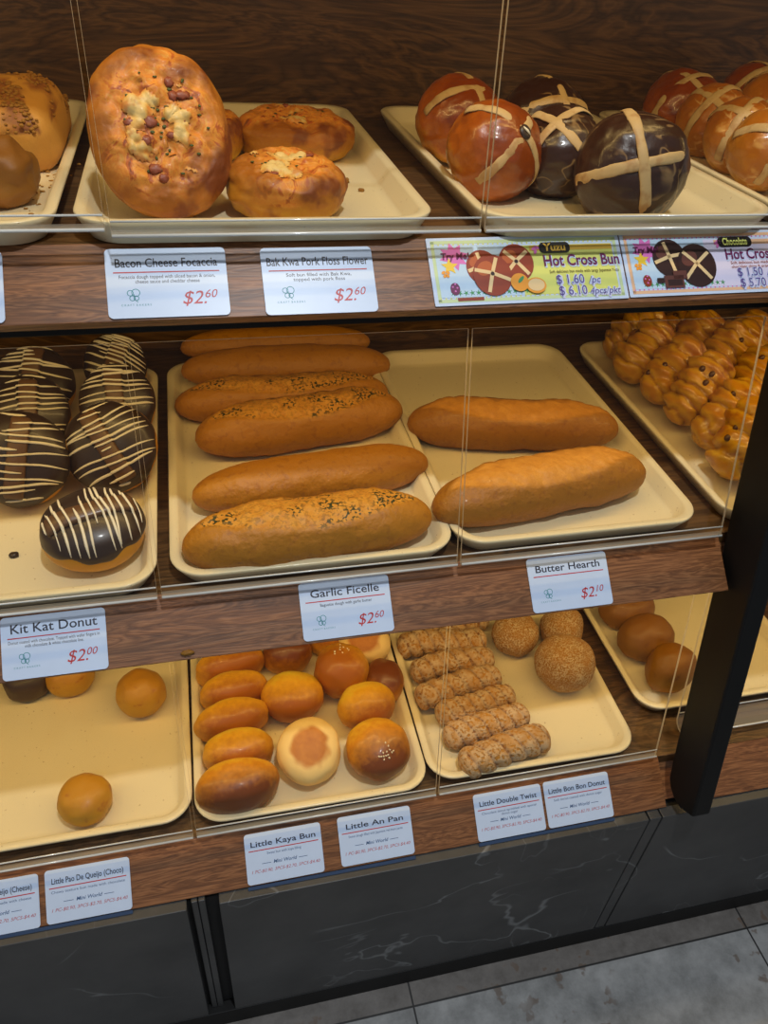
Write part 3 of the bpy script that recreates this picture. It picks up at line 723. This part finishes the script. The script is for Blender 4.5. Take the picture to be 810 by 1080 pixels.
# ---- hot cross buns
def cross(o, a, b, c, e, rot, w=0.0052, lim=80, mat='cross', th=0.0012, arms=(0, 90)):
    parts = []
    for ang in arms:
        P, U = [], []
        ca, sa = math.cos(math.radians(ang + rot)), math.sin(math.radians(ang + rot))
        for i in range(33):
            t = math.radians(-lim + 2 * lim * i / 32); r = abs(math.sin(t)) ** e * math.copysign(1, t); z = math.cos(t) ** e
            P.append(Vector((a * r * ca, b * r * sa, c * z)) * (1.003 + 0.03 * fbm(Vector((t * 2.5, ang, rot)), 3))); U.append(Vector((ca * math.sin(t), sa * math.sin(t), math.cos(t))))
        parts.append(tube_path(P, [w * (1 + 0.22 * fbm(Vector((i * 0.35, ang, rot)), 9)) for i in range(33)], 10, 0.24, U))
    return bb('paste_cross', plainh(join(*parts)), BM[mat], o)
def hot(x, y, z, a, b, c, nv, roll, mat, seed, label, group, rot=0, e=0.92, lim=84, w=0.0046, flat=0.72, arms=(0, 90)):
    o = bb('hot_cross_bun', blob(a, b, c, 80, 52, e, flat, 0.05, 1.7, seed, lambda p, d: p * (1 + 0.018 * fbm(Vector((d.x * 3 + d.z * 4, d.y * 9, d.z * 3)), seed, 3))), BM[mat])
    put(o, (x, y, z)); o.rotation_euler = aim(nv, roll); tag(o, label, 'hot cross bun', group)
    cross(o, a, b, c, e, rot, w, lim, arms=arms); return o
G = 'amber hot cross buns'
hot(0.3480, 0.3080, F1 + 0.0420, 0.0480, 0.0470, 0.0410, (0.25, -0.45, 0.85), 0, 'yuzu', 301, 'amber glazed hot cross bun behind another at the left end of its tray', G, 12)
y2 = hot(0.3457, 0.1860, F1 + 0.0400, 0.0465, 0.0465, 0.0420, (0.32, -0.62, 0.50), 0, 'yuzu', 303, 'amber glazed hot cross bun with a dark chip at its crown, turned on its side', G, 50)
v, f, h = blob(0.0068, 0.0068, 0.0026, 20, 10, 0.7, 1, 0.05, 2, 5)
chip = bb('chocolate_chip', ([u + Vector((0, 0, 0.0432)) for u in v], f, h), BM['choc'], y2); chip['label'] = 'dark round chip at the crown'
V, F = tube_path([Vector((-0.0040, 0.0030, 0.0458)), Vector((0, 0, 0.0464)), Vector((0.0042, -0.0030, 0.0458))], [0.0008, 0.0017, 0.0007], 6, 0.5)
bb('icing_mark', (V, F, [0.5] * len(V)), BM['icing'], y2)
G = 'chocolate hot cross buns'
hot(0.4360, 0.2840, F1 + 0.0420, 0.0500, 0.0500, 0.0430, (0.18, -0.62, 0.75), 0, 'choco_bun', 305, 'dark chocolate hot cross bun at the back, its pale band upright', G, 8)
hot(0.4180, 0.1960, F1 + 0.0370, 0.0440, 0.0440, 0.0400, (-0.40, -0.45, 0.78), 0, 'choco_bun', 307, 'dark chocolate hot cross bun in the middle, mostly behind the front one', G, 30)
hot(0.4610, 0.1260, F1 + 0.0395, 0.0525, 0.0500, 0.0440, (-0.215, -0.80, 0.33), 0, 'choco_bun', 309, 'big shiny chocolate hot cross bun at the front with its full white cross facing out', G, 10, w=0.0050)
G = 'light hot cross buns'
hot(0.6860, 0.4200, F1 + 0.0390, 0.0490, 0.0490, 0.0400, (-0.2, -0.35, 0.9), 0, 'yuzu', 311, 'reddish amber hot cross bun at the back left of the right end tray', G, 20)
hot(0.6840, 0.3450, F1 + 0.0390, 0.0410, 0.0410, 0.0390, (-0.5, -0.45, 0.7), 0, 'light_bun', 313, 'golden hot cross bun second in the row, with its pale band low on the left', G, 25)
hot(0.6740, 0.2720, F1 + 0.0390, 0.0390, 0.0390, 0.0390, (-0.45, -0.5, 0.7), 0, 'light_bun', 315, 'golden hot cross bun third in the row with a pale rim', G, 40)
hot(0.6620, 0.2020, F1 + 0.0400, 0.0400, 0.0400, 0.0400, (-0.2, -0.75, 0.6), 0, 'light_bun', 317, 'golden hot cross bun at the front of the row, nearest the guard', G, -25)
hot(0.7600, 0.3350, F1 + 0.0500, 0.0500, 0.0500, 0.0440, (0.0, -0.4, 0.9), 0, 'light_bun', 319, 'big golden hot cross bun behind the row at the right edge of the photo', G, 30)
hot(0.7900, 0.4200, F1 + 0.0480, 0.0480, 0.0480, 0.0440, (0.0, -0.3, 0.9), 0, 'yuzu', 321, 'reddish hot cross bun at the far back in the right top corner', G, 10)

# ---- focaccias with baked cheese
def focaccia(a, b, c, seed, loc, rot, label, nbits=14, sauce=5, rim=0.16, spread=0.62):
    def fn(p, d):
        r = math.hypot(d.x, d.y)
        if d.z > 0: p.z *= 1 - rim * max(0, 1 - (r / 0.78) ** 4) + (0.20 * fbm(Vector((p.x, p.y, 0)) * 70, seed, 4) + 0.10 * abs(fbm(Vector((p.x, p.y, 0)) * 130, seed + 9, 2))) * (1 - r * 0.5)
        k = 1 + 0.05 * fbm(d * 2.2, seed + 4)
        return Vector((p.x * k, p.y * k, p.z))
    V, F, H = blob(a, b, c, 128, 96, 0.72, 0.85, 0.05, 1.3, seed, fn)
    mk = []
    for v in V:
        r = math.hypot(v.x / a, v.y / b); t = fbm(Vector((v.x, v.y, 0)) * 34, seed + 2, 3)
        mk.append(max(0, min(1, (0.95 - r) * 3.0 + t * 1.3)) if v.z > 0 else 0)
    o = bb('focaccia', (V, F, H), BM['focaccia'], None, mk); put(o, loc, R(*rot)); tag(o, label, 'bread', 'bacon focaccias')
    tops = [k for k, v in enumerate(V) if v.z > 0.25 * c and math.hypot(v.x / a, v.y / b) < spread]
    rnd = random.Random(seed)
    if sauce:
        me = o.data; val = []; V2 = []
        for k, v in enumerate(V):
            r = math.hypot(v.x / a, v.y / b)
            t = fbm(Vector((v.x, v.y * 1.35, 0)) * 34, seed + 21, 4) * 1.25 + 0.46 - 1.7 * max(0, r / spread - 0.55) if v.z > 0 else -1
            t += 0.32 * fbm(Vector((v.x, v.y, 0)) * 150, seed + 23, 2) - 0.30
            val.append(t); V2.append(v + me.vertices[k].normal * (0.0052 * min(t, 0.45) + 0.0002))
        keep = [f for f in F if all(val[q] > -0.04 for q in f)]
        used = sorted({q for f in keep for q in f}); km = {q: n_ for n_, q in enumerate(used)}
        if keep: bb('cheese_sauce', ([V2[q] for q in used], [tuple(km[q] for q in f) for f in keep], [min(1, max(0, val[q] * 1.6)) for q in used]), BM['melted'], o)
    for nm, mt, cnt, sz in (('bacon_bits', 'ham', nbits // 4, 0.0050), ('herb_flakes', 'herb', nbits, 0.0014)):
        parts = []
        for k in range(cnt):
            p = V[rnd.choice(tops)]; v, f, _ = blob(sz * rnd.uniform(0.7, 1.3), sz * rnd.uniform(0.5, 0.9), sz * 0.30, 12, 6, 0.8, 1, 0.5, 2, seed + k)
            parts.append(([u + p + Vector((0, 0, 0.0012 if nm == 'herb_flakes' else 0.0006)) for u in v], f))
        bb(nm, plainh(join(*parts)), BM[mt], o)
    return o
focaccia(0.0575, 0.0680, 0.0245, 401, (0.0366, 0.1460, F1 + 0.0610), (60, 4, 8), 'large bacon and cheese focaccia propped upright facing out', 40, 12)
focaccia(0.0520, 0.0480, 0.0250, 403, (0.1386, 0.1400, F1 + 0.0215), (6, 0, 4), 'round bacon and cheese focaccia lying flat at the front of its tray', 10, 3)
focaccia(0.0650, 0.0500, 0.0230, 405, (0.1720, 0.3380, F1 + 0.0200), (6, 0, -12), 'oval cheese focaccia lying flat at the back of its tray', 10, 3)
focaccia(0.0330, 0.0430, 0.0230, 407, (0.0850, 0.3350, F1 + 0.0200), (4, 0, 0), 'small cheese focaccia mostly hidden behind the propped large one', 4, 1)

# ---- top left tray
def square(a, b, c, seed, loc, rot, label):
    fn = lambda p, d: Vector((p.x, p.y, p.z * (1 + 0.05 * fbm(Vector((p.x, p.y, 0)) * 60, seed, 3))))
    V, F, H = blob(a, b, c, 60, 36, 0.6, 0.85, 0.03, 1.4, seed, fn, er=0.55)
    mk = [max(0, min(1, (fbm(Vector((v.x * 40, v.y * 40 + v.x * 30, 0)), seed + 3, 3) + 0.30) * 4)) * (1 if v.z > 0.45 * c else 0) for v in V]
    o = bb('square_bread', (V, F, H), BM['floss_bread'], None, mk); put(o, loc, R(*rot)); tag(o, label, 'bread')
    rnd = random.Random(seed); parts = []; tp = [v for k, v in enumerate(V) if mk[k] > 0.4]
    for k in range(420):
        p = rnd.choice(tp); s_ = rnd.uniform(0.0008, 0.0019); v, f, _ = blob(s_ * 1.4, s_, s_, 6, 4, 1, 1, 0.2, 2, k); jt = Vector((rnd.gauss(0, 0.0016), rnd.gauss(0, 0.0016), 0)); parts.append(([u + p + jt for u in v], f))
    if parts:
        q = bb('crumb_topping', plainh(join(*parts)), BM['crumb'], o)
    return o
square(0.0480, 0.0500, 0.0330, 411, (-0.1060, 0.3000, F1 + 0.0350), (16, 0, -8), 'pale square bread with a brown crumb topping on the top left tray')
square(0.0300, 0.0400, 0.0230, 413, (-0.0930, 0.3880, F1 + 0.0210), (0, 0, 0), 'pale bread mostly hidden behind the square crumb topped one')
bun('brown_roll', F1, -0.1030, 0.1750, 0.0330, 0.0350, 0.0270, 'brown', 'brown crusty roll at the left edge of the photo, in front of the square bread', 'bun', None, 0, 415, 0.8, 0.86, 0.22)

# ---- crumbs fallen on trays and boards
def crumb(loc, s_, seed, label, mat='crumb'):
    o = bb('crumb', blob(s_ * 1.4, s_, s_ * 0.7, 12, 8, 0.8, 1, 0.35, 2.5, seed), BM[mat]); put(o, (loc[0], loc[1], loc[2] + s_ * 0.55)); tag(o, label, 'crumb')
rnd = random.Random(12)
parts = []
for k in range(60):
    p = Vector((rnd.gauss(-0.0770, 0.011), rnd.gauss(0.21, 0.05), F1 + 0.0006)); s_ = rnd.uniform(0.0005, 0.0018)
    v, f, _ = blob(s_ * 1.5, s_, s_ * 0.6, 6, 4, 1, 1, 0.2, 2, k); parts.append(([u + p for u in v], f))
o = bb('bread_crumbs', plainh(join(*parts)), BM['crumb']); tag(o, 'scatter of fine brown crumbs on the top left tray', 'crumbs', kind='stuff')
crumb((0.2075, 0.2286, F1), 0.0038, 3, 'larger brown crumb right of the round focaccia lying at the front of its tray')
crumb((0.2192, 0.1998, F1), 0.0022, 5, 'tiny brown crumb in the bare right part of the focaccia tray')
crumb((-0.1529, 0.0784, F2), 0.0036, 7, 'dark chocolate crumb left of the donut lying flat', 'choc')
crumb((0.5752, 0.0612, F3), 0.0026, 9, 'dark crumb in front of the large sugared donut', 'choc')
# ------------------------------------------------------------------ price cards on the sloped fronts
def flat(name, rgb, rough=0.4): return plain(name, L(*rgb), rough, 0.02)
CM = {'white': flat('card_white', (208, 224, 248), 0.35), 'ink': flat('ink_dark', (44, 42, 58)), 'red': flat('ink_red', (196, 44, 44)), 'rose': flat('ink_rose', (190, 84, 92)),
      'teal': flat('ink_teal', (62, 150, 158)), 'blue': flat('ink_blue', (58, 92, 140)), 'holder': flat('blue_grey_holder_shadow', (52, 72, 104)),
      'lime': flat('print_lime', (222, 226, 120)), 'paleg': flat('print_pale_green', (206, 224, 170)), 'sky': flat('print_sky', (196, 222, 244)), 'bunr': flat('print_red_brown', (150, 58, 28)),
      'bunl': flat('print_orange_brown', (190, 96, 44)), 'crossp': flat('print_cream', (238, 206, 150)), 'chocp': flat('print_chocolate', (54, 30, 26)), 'chocl': flat('print_chocolate_light', (104, 60, 50)),
      'plum': flat('print_plum', (112, 30, 84)), 'pink': flat('print_pink', (226, 120, 196)), 'yellow': flat('print_yellow', (244, 206, 60)), 'gold': flat('print_gold', (222, 180, 70)),
      'orange': flat('print_orange', (240, 160, 50)), 'grass': flat('print_grass', (70, 150, 90)), 'lilac': flat('print_lilac', (226, 220, 244)), 'peach': flat('print_peach', (236, 190, 150)),
      'purple': flat('print_purple', (96, 70, 150)), 'black': flat('print_black', (28, 24, 24))}
DG = None
def text_vf(body, size, shear=0.0, width=None, align='LEFT', bold=0.0):
    cu = bpy.data.curves.new('lettering', 'FONT'); cu.body = body; cu.size = size; cu.shear = shear; cu.offset = bold
    cu.align_x = align; cu.resolution_u = 3; cu.space_line = 0.95
    ob = bpy.data.objects.new('lettering', cu); COL.objects.link(ob)
    dg = bpy.context.evaluated_depsgraph_get(); dg.update()
    me = bpy.data.meshes.new_from_object(ob.evaluated_get(dg))
    V = [v.co.copy() for v in me.vertices]; F = [tuple(p.vertices) for p in me.polygons]
    bpy.data.objects.remove(ob); bpy.data.curves.remove(cu); bpy.data.meshes.remove(me)
    if width and V:
        xs = [v.x for v in V]; w0 = max(xs) - min(xs); k = width / w0; x0 = min(xs)
        for v in V: v.x = (v.x - (x0 if align == 'LEFT' else 0)) * k
    return V, F
def at(VF, x, y, z=0.0): return [Vector((v[0] + x, v[1] + y, z)) for v in VF[0]], VF[1]
def disc(rx, ry=None, n=24, rot=0.0):
    ry = ry or rx; c, s_ = math.cos(rot), math.sin(rot)
    P = [(rx * math.cos(2 * PI * i / n), ry * math.sin(2 * PI * i / n)) for i in range(n)]
    return [Vector((x * c - y * s_, x * s_ + y * c, 0)) for x, y in P], [tuple(range(n))]
def ringf(r, t, n=20):
    V = [Vector((q * math.cos(2 * PI * i / n), q * math.sin(2 * PI * i / n), 0)) for q in (r, r - t) for i in range(n)]
    return V, [(i, (i + 1) % n, n + (i + 1) % n, n + i) for i in range(n)]
def rect(w, h, r=0.0):
    if r: P = rrect(w, h, r, 5); return [Vector((x, y, 0)) for x, y in P], [tuple(range(len(P)))]
    return [Vector((-w / 2, -h / 2, 0)), Vector((w / 2, -h / 2, 0)), Vector((w / 2, h / 2, 0)), Vector((-w / 2, h / 2, 0))], [(0, 1, 2, 3)]
def strip(P, w):
    V, F = [], []
    for k, p in enumerate(P):
        a = Vector(P[max(k - 1, 0)]); b = Vector(P[min(k + 1, len(P) - 1)]); d = (b - a).normalized(); n = Vector((-d.y, d.x)) * w / 2
        V += [Vector((p[0] + n.x, p[1] + n.y, 0)), Vector((p[0] - n.x, p[1] - n.y, 0))]
    for k in range(len(P) - 1): F.append((2 * k, 2 * k + 1, 2 * k + 3, 2 * k + 2))
    return V, F
def star(r, q, n, rot=0):
    P = [Vector(((r if i % 2 == 0 else q) * math.cos(PI * i / n + rot), (r if i % 2 == 0 else q) * math.sin(PI * i / n + rot), 0)) for i in range(2 * n)]
    return P, [tuple(range(2 * n))]
TILT = math.atan2(0.668, 0.744)
def card_base(name, lev, xc, s_mid, w, h, label, cat, group, rz=0.0, r=0.004):
    P = rrect(w, h, r, 6); n = len(P); t = 0.0009
    V = [Vector((x, y, 0)) for x, y in P] + [Vector((x, y, t)) for x, y in P]
    F = [(i, (i + 1) % n, n + (i + 1) % n, n + i) for i in range(n)] + [tuple(range(n - 1, -1, -1)), tuple(range(n, 2 * n))]
    o = mesh_obj(name, V, F, CM['white'], None, False)
    p = FA[lev] + FD * s_mid + FN * 0.0008
    o.location = (xc, p.y, p.z); o.rotation_euler = (Matrix.Rotation(TILT, 3, 'X') @ Matrix.Rotation(math.radians(rz), 3, 'Z')).to_euler()
    tag(o, label, cat, group); return o
def layer(o, name, VF, mat, k=1):
    V = [Vector((v[0], v[1], 0.0009 + 0.00012 * k)) for v in VF[0]]
    return mesh_obj(name, V, VF[1], CM[mat], o, False)
def logo(o, x, y):
    parts = []
    for dx, dy, r in ((-0.0026, 0.0030, 0.0026), (0.0016, 0.0032, 0.0034), (-0.0012, -0.0014, 0.0024), (0.0018, -0.0014, 0.0022)): parts.append(at(ringf(r, 0.0006), x + dx, y + dy))
    parts.append(at(strip([(0.0002, 0.002), (0.0008, -0.003), (0.0030, -0.0048)], 0.0005), x, y))
    layer(o, 'clover_logo', join(*parts), 'teal')
    layer(o, 'logo_lettering', at(text_vf('C R A F T  B A K E R S', 0.0024, 0, 0.0230, 'CENTER'), x + 0.0015, y - 0.0080), 'teal')
CW, CH = 0.0945, 0.0590
def price_card(lev, x0, title, desc, price, label, s_mid=0.0355, tw=0.080, dl=None, ts=0.0105):
    o = card_base('price_card', lev, x0 + CW / 2, s_mid, CW, CH, label, 'price card', 'white price cards')
    layer(o, 'product_name', at(text_vf(title, ts, 0, tw, 'CENTER', 0.00012), 0, 0.0135), 'ink')
    layer(o, 'red_rule', at(rect(0.083, 0.0010), 0, 0.0090), 'red')
    if desc: layer(o, 'description', at(text_vf(desc, 0.0043, 0, dl, 'CENTER'), 0, 0.0037), 'ink')
    a = at(text_vf(price[0], 0.0160, 0.28), 0.0095, -0.0190); b = at(text_vf(price[1], 0.0100, 0.28), 0.0275, -0.0140)
    layer(o, 'price', join(a, b), 'red')
    logo(o, -0.0270, -0.0115); return o
def mini_card(lev, x0, title, desc, label, s_mid=0.0355, tw=0.080, dl=0.05):
    o = card_base('price_card', lev, x0 + CW / 2, s_mid, CW, CH, label, 'price card', 'white price cards')
    layer(o, 'product_name', at(text_vf(title, 0.0090, 0, tw, 'CENTER', 0.00010), 0, 0.0135), 'ink')
    layer(o, 'red_rule', at(rect(0.086, 0.0011), 0, 0.0090), 'red')
    layer(o, 'description', at(text_vf(desc, 0.0042, 0, dl, 'CENTER'), 0, 0.0030), 'blue')
    t = at(text_vf('Mini World', 0.0058, 0.25, 0.029, 'CENTER', 0.00006), 0, -0.0085)
    layer(o, 'series_name', join(t, at(rect(0.011, 0.0006), -0.0225, -0.0070), at(rect(0.011, 0.0006), 0.0225, -0.0070)), 'blue')
    layer(o, 'price_line', at(text_vf('1 PC-$0.90, 3PCS-$2.70, 5PCS-$4.40', 0.0052, 0.3, 0.084, 'CENTER'), 0, -0.0170), 'rose')
    return o
o = card_base('price_card', 1, -0.1860 + CW / 2, 0.0355, CW, CH, 'price card cut off by the left edge of the photo on the top shelf front', 'price card', 'white price cards')
layer(o, 'red_rule', at(rect(0.083, 0.0010), 0, 0.0090), 'red'); logo(o, -0.0270, -0.0115)
price_card(1, -0.0160, 'Bacon Cheese Focaccia', 'Focaccia dough topped with sliced bacon & onion,\ncheese sauce and cheddar cheese', ('$2.', '60'), 'white card reading Bacon Cheese Focaccia $2.60', dl=0.075)
price_card(1, 0.1070, 'Bak Kwa Pork Floss Flower', 'Soft bun filled with Bak Kwa,\ntopped with pork floss', ('$2.', '60'), 'white card reading Bak Kwa Pork Floss Flower $2.60', s_mid=0.0372, tw=0.086, dl=0.055)
price_card(2, -0.1565, 'Kit Kat Donut', 'Donut coated with chocolate. Topped with wafer fingers in\nmilk chocolate & white chocolate line.', ('$2.', '00'), 'white card naming the chocolate finger donut, $2.00', s_mid=0.0360, tw=0.078, dl=0.082, ts=0.0125)
price_card(2, 0.1265, 'Garlic Ficelle', 'Baguette dough with garlic butter', ('$2.', '60'), 'white card reading Garlic Ficelle $2.60', s_mid=0.0345, tw=0.072, dl=0.054, ts=0.0115)
price_card(2, 0.3760, 'Butter Hearth', '', ('$2.', '10'), 'white card reading Butter Hearth $2.10', tw=0.076, ts=0.0110)
mini_card(3, -0.2830, 'Little Pao De Queijo (Cheese)', 'Chewy texture bun made with cheese', 'white card reading Little Pao De Queijo (Cheese), at the left edge of the photo', s_mid=0.0370, dl=0.078)
mini_card(3, -0.1815, 'Little Pao De Queijo (Choco)', 'Chewy texture bun made with chocolate', 'white card reading Little Pao De Queijo (Choco)', s_mid=0.0362, dl=0.082)
mini_card(3, 0.0478, 'Little Kaya Bun', 'Sweet bun with kaya filling', 'white card reading Little Kaya Bun', tw=0.080, dl=0.042)
mini_card(3, 0.1640, 'Little An Pan', 'Sweet dough filled with Japanese red bean paste', 'white card reading Little An Pan', s_mid=0.0345, tw=0.074, dl=0.070)
mini_card(3, 0.3440, 'Little Double Twist', 'Chocolate donut sprinkled with special\ndonut sugar', 'white card reading Little Double Twist', s_mid=0.0362, dl=0.076)
mini_card(3, 0.4425, 'Little Bon Bon Donut', 'Soft donut coated with donut sugar', 'white card reading Little Bon Bon Donut', s_mid=0.0358, tw=0.082, dl=0.070)
# blue-grey holder strip under the bottom cards, coloured as their shadow
for x0, x1, lb in ((-0.2830, -0.0870, 'blue grey holder and shadow strip under the two pao cards'), (0.0478, 0.2585, 'blue grey holder and shadow strip under the kaya bun and an pan cards'), (0.3440, 0.5370, 'blue grey holder and shadow strip under the twist and bon bon cards')):
    q = FA[3] + FD * 0.0670 + FN * 0.0004
    a, b = q + FN * 0.0012, q + FN * 0.0012 + FD * 0.0038
    o = mesh_obj('holder_shadow_strip', *prism_x([(a.y, a.z), (b.y, b.z), ((b - FN * 0.0020).y, (b - FN * 0.0020).z), ((a - FN * 0.0020).y, (a - FN * 0.0020).z)], x0, x1), CM['holder'], None, False)
    tag(o, lb, 'card holder')

# ---- the two wide printed promotion cards
def promo(xc, w, s_mid, kind, label):
    h = 0.0630
    o = card_base('promotion_card', 1, xc, s_mid, w, h, label, 'promotion card', None, 0.5, 0.001)
    yz = kind == 'yuzu'
    layer(o, 'printed_border', join(*[at(rect(w - 0.007, 0.0030), 0, sg * (h / 2 - 0.0042)) for sg in (1, -1)], *[at(rect(0.0030, h - 0.007), sg * (w / 2 - 0.0050), 0) for sg in (1, -1)]), 'paleg' if yz else 'peach', 1)
    for sg in (1, -1):
        dots = [at(disc(0.0008, None, 8), -w / 2 + 0.006 + 0.0046 * i, sg * (h / 2 - 0.0066)) for i in range(int((w - 0.012) / 0.0046) + 1)]
        layer(o, 'dotted_line', join(*dots), 'lime' if yz else 'pink', 2)
    layer(o, 'sky_print', at(rect(w * 0.42, h - 0.0145), -w * 0.255, 0.0), 'sky', 2)
    layer(o, 'tinted_panel', at(rect(w * 0.50, h - 0.0160), w * 0.205, -0.001), 'lime' if yz else 'lilac', 2)
    if yz: layer(o, 'shade_panel', at(rect(w * 0.44, 0.0050), w * 0.235, 0.0195), 'gold', 3)
    else: layer(o, 'shade_panel', at(rect(w * 0.44, 0.0050), w * 0.235, 0.0195), 'peach', 3)
    X = -w / 2
    layer(o, 'printed_grass', join(*[at(star(0.0030, 0.0010, 5, i), X + 0.018 + 0.0057 * i, -0.0205) for i in range(15)]), 'grass', 3)
    # burst with invitation
    layer(o, 'star_burst', at(star(0.0135, 0.0080, 8, 0.2), X + 0.0230, 0.0135), 'pink', 3)
    layer(o, 'star', at(star(0.0080, 0.0036, 5, 0.3), X + 0.0180, 0.0045), 'yellow', 4)
    layer(o, 'invitation_lettering', at(text_vf('Try Me!', 0.0085, 0.1, 0.026, 'CENTER', 0.00025), X + 0.0240, 0.0110), 'plum', 6)
    # pictured buns with crosses
    bc, bl = ('bunr', 'bunl') if yz else ('chocp', 'chocl')
    spots = ((X + 0.0480, 0.0030, 0.0150), (X + 0.0800, 0.0060, 0.0165), (X + 0.0560, -0.0050, 0.0180)) if yz else ((X + 0.0470, 0.0050, 0.0175), (X + 0.0740, -0.0030, 0.0200))
    for i, (cx, cy, r) in enumerate(spots):
        k = 5 + 3 * i
        layer(o, 'pictured_bun', at(disc(r, r * 1.08), cx, cy), bc, k)
        layer(o, 'bun_sheen', at(disc(r * 0.45, r * 0.35, 18, 0.6), cx - r * 0.35, cy + r * 0.35), bl, k + 1)
        an = 0.25 + 0.5 * i
        cr = [strip([(-r * 0.94 * math.cos(an + q), -r * 0.94 * math.sin(an + q)), (0, r * 0.10), (r * 0.94 * math.cos(an + q), r * 0.94 * math.sin(an + q))], 0.0034) for q in (0, PI / 2)]
        layer(o, 'pictured_cross', join(*[at(c_, cx, cy) for c_ in cr]), 'crossp', k + 2)
        if yz: layer(o, 'pictured_chip', at(disc(0.0018), cx, cy + 0.001), 'chocp', k + 3)
    if yz:
        layer(o, 'pictured_citrus', at(disc(0.0085), X + 0.0800, -0.0130), 'orange', 15)
        layer(o, 'pictured_leaf', at(disc(0.0042, 0.0016, 14, 0.8), X + 0.0815, -0.0105), 'grass', 16)
        layer(o, 'pictured_citrus_half', at(disc(0.0095, 0.0075), X + 0.0950, -0.0165), 'orange', 16)
        layer(o, 'citrus_flesh', at(disc(0.0078, 0.0058), X + 0.0952, -0.0160), 'crossp', 17)
        layer(o, 'pictured_twigs', at(rect(0.0240, 0.0030), X + 0.0330, -0.0262), 'bunr', 4)
    else:
        layer(o, 'pictured_chocolate', join(at(rect(0.0200, 0.0120), X + 0.0470, -0.0185), at(rect(0.0140, 0.0080), X + 0.0540, -0.0120)), 'chocl', 12)
        layer(o, 'chocolate_squares', join(at(rect(0.0150, 0.0060), X + 0.0475, -0.0195), at(rect(0.0070, 0.0050), X + 0.0330, -0.0170)), 'chocp', 13)
    layer(o, 'pictured_egg', at(disc(0.0044, 0.0058), X + 0.0200, -0.0165), 'plum' if yz else 'bunr', 5)
    layer(o, 'egg_dots', join(*[at(disc(0.0009, None, 8), X + 0.0200 + dx, -0.0165 + dy) for dx, dy in ((-0.002, 0.002), (0.002, 0.001), (0, -0.002), (0.0005, 0.0045))]), 'pink', 6)
    layer(o, 'pictured_butterfly', join(*[at(disc(0.0020, 0.0015, 10, a), X + 0.0135 + dx, -0.0020 + dy) for dx, dy, a in ((-0.002, 0.001, 0.6), (0.002, 0.001, -0.6), (-0.001, -0.002, 0.9), (0.0015, -0.002, -0.9))]), 'orange', 5)
    layer(o, 'pink_flourish', join(*[at(disc(0.0026, 0.0014, 10, a), X + 0.0990 + dx, 0.0190 + dy) for dx, dy, a in ((0, 0, 0.5), (0.003, 0.001, -0.5), (0.001, -0.003, 1.2))]), 'pink', 6)
    # flavour plaque and lettering
    pw = 0.0300 if yz else 0.0370; px = X + 0.1190
    layer(o, 'flavour_plaque', at(rect(pw, 0.0105, 0.0045), px, 0.0195), 'black', 6)
    layer(o, 'flavour_lettering', at(text_vf('Yuzu' if yz else 'Chocolate', 0.0100, 0.05, pw * 0.72, 'CENTER', 0.0003), px, 0.0165), 'gold' if yz else 'lime', 8)
    tx = X + 0.1065
    big = text_vf('Hot Cross Bun', 0.0150, 0, 0.0740)
    layer(o, 'headline_shadow', join(at(text_vf('Hot Cross Bun', 0.0150, 0, 0.0740, 'LEFT', 0.0008), tx + 0.0004, 0.0012)), 'white', 5)
    layer(o, 'headline_lettering', at(text_vf('Hot Cross Bun', 0.0150, 0, 0.0740, 'LEFT', 0.0003), tx, 0.0020), 'plum', 8)
    layer(o, 'description', at(text_vf('Soft delicious bun made with tangy Japanese Yuzu' if yz else 'Soft delicious bun made with dark\nchocolate chips & orange peels', 0.0043, 0, 0.0680 if yz else 0.060), tx + 0.004, -0.0050 if yz else -0.0030), 'bunr' if not yz else 'chocp', 6)
    p1, p2 = (('$ 1.60', '$ 6.10') if yz else ('$ 1.50', '$ 5.70'))
    for dz, mt, bd, k, dx in ((0, 'lilac', 0.0009, 6, 0.0006), (0, 'white', 0.0006, 8, 0.0), (0, 'purple', 0.0, 10, 0.0)):
        a = at(text_vf(p1, 0.0122, 0, 0.027, 'LEFT', bd), tx + 0.009 + dx, -0.0155 - dx); b = at(text_vf('/pc', 0.0088, 0.2, 0.012, 'LEFT', bd), tx + 0.040 + dx, -0.0155 - dx)
        c = at(text_vf(p2, 0.0122, 0, 0.027, 'LEFT', bd), tx + 0.010 + dx, -0.0262 - dx); d = at(text_vf('4pcs/pkt', 0.0088, 0.2, 0.030, 'LEFT', bd), tx + 0.040 + dx, -0.0262 - dx)
        layer(o, 'price_outline' if k < 10 else 'price', join(a, b, c, d), mt, k)
    return o
promo(0.3435, 0.1840, 0.0322, 'yuzu', 'wide printed card with amber buns and citrus, prices $1.60 and $6.10')
promo(0.5310, 0.1880, 0.0300, 'choco', 'wide printed card with chocolate buns, prices $1.50 and $5.70, at the right edge')
# crumb left on the middle fascia above the kaya buns
q = FA[2] + FD * 0.0600 + FN * 0.0022
o = bb('crumb', blob(0.0060, 0.0028, 0.0024, 16, 10, 0.8, 1, 0.5, 2.5, 77), BM['crumb']); put(o, (0.0120, q.y, q.z)); tag(o, 'flaky brown crumb stuck low on the middle shelf front', 'crumb')
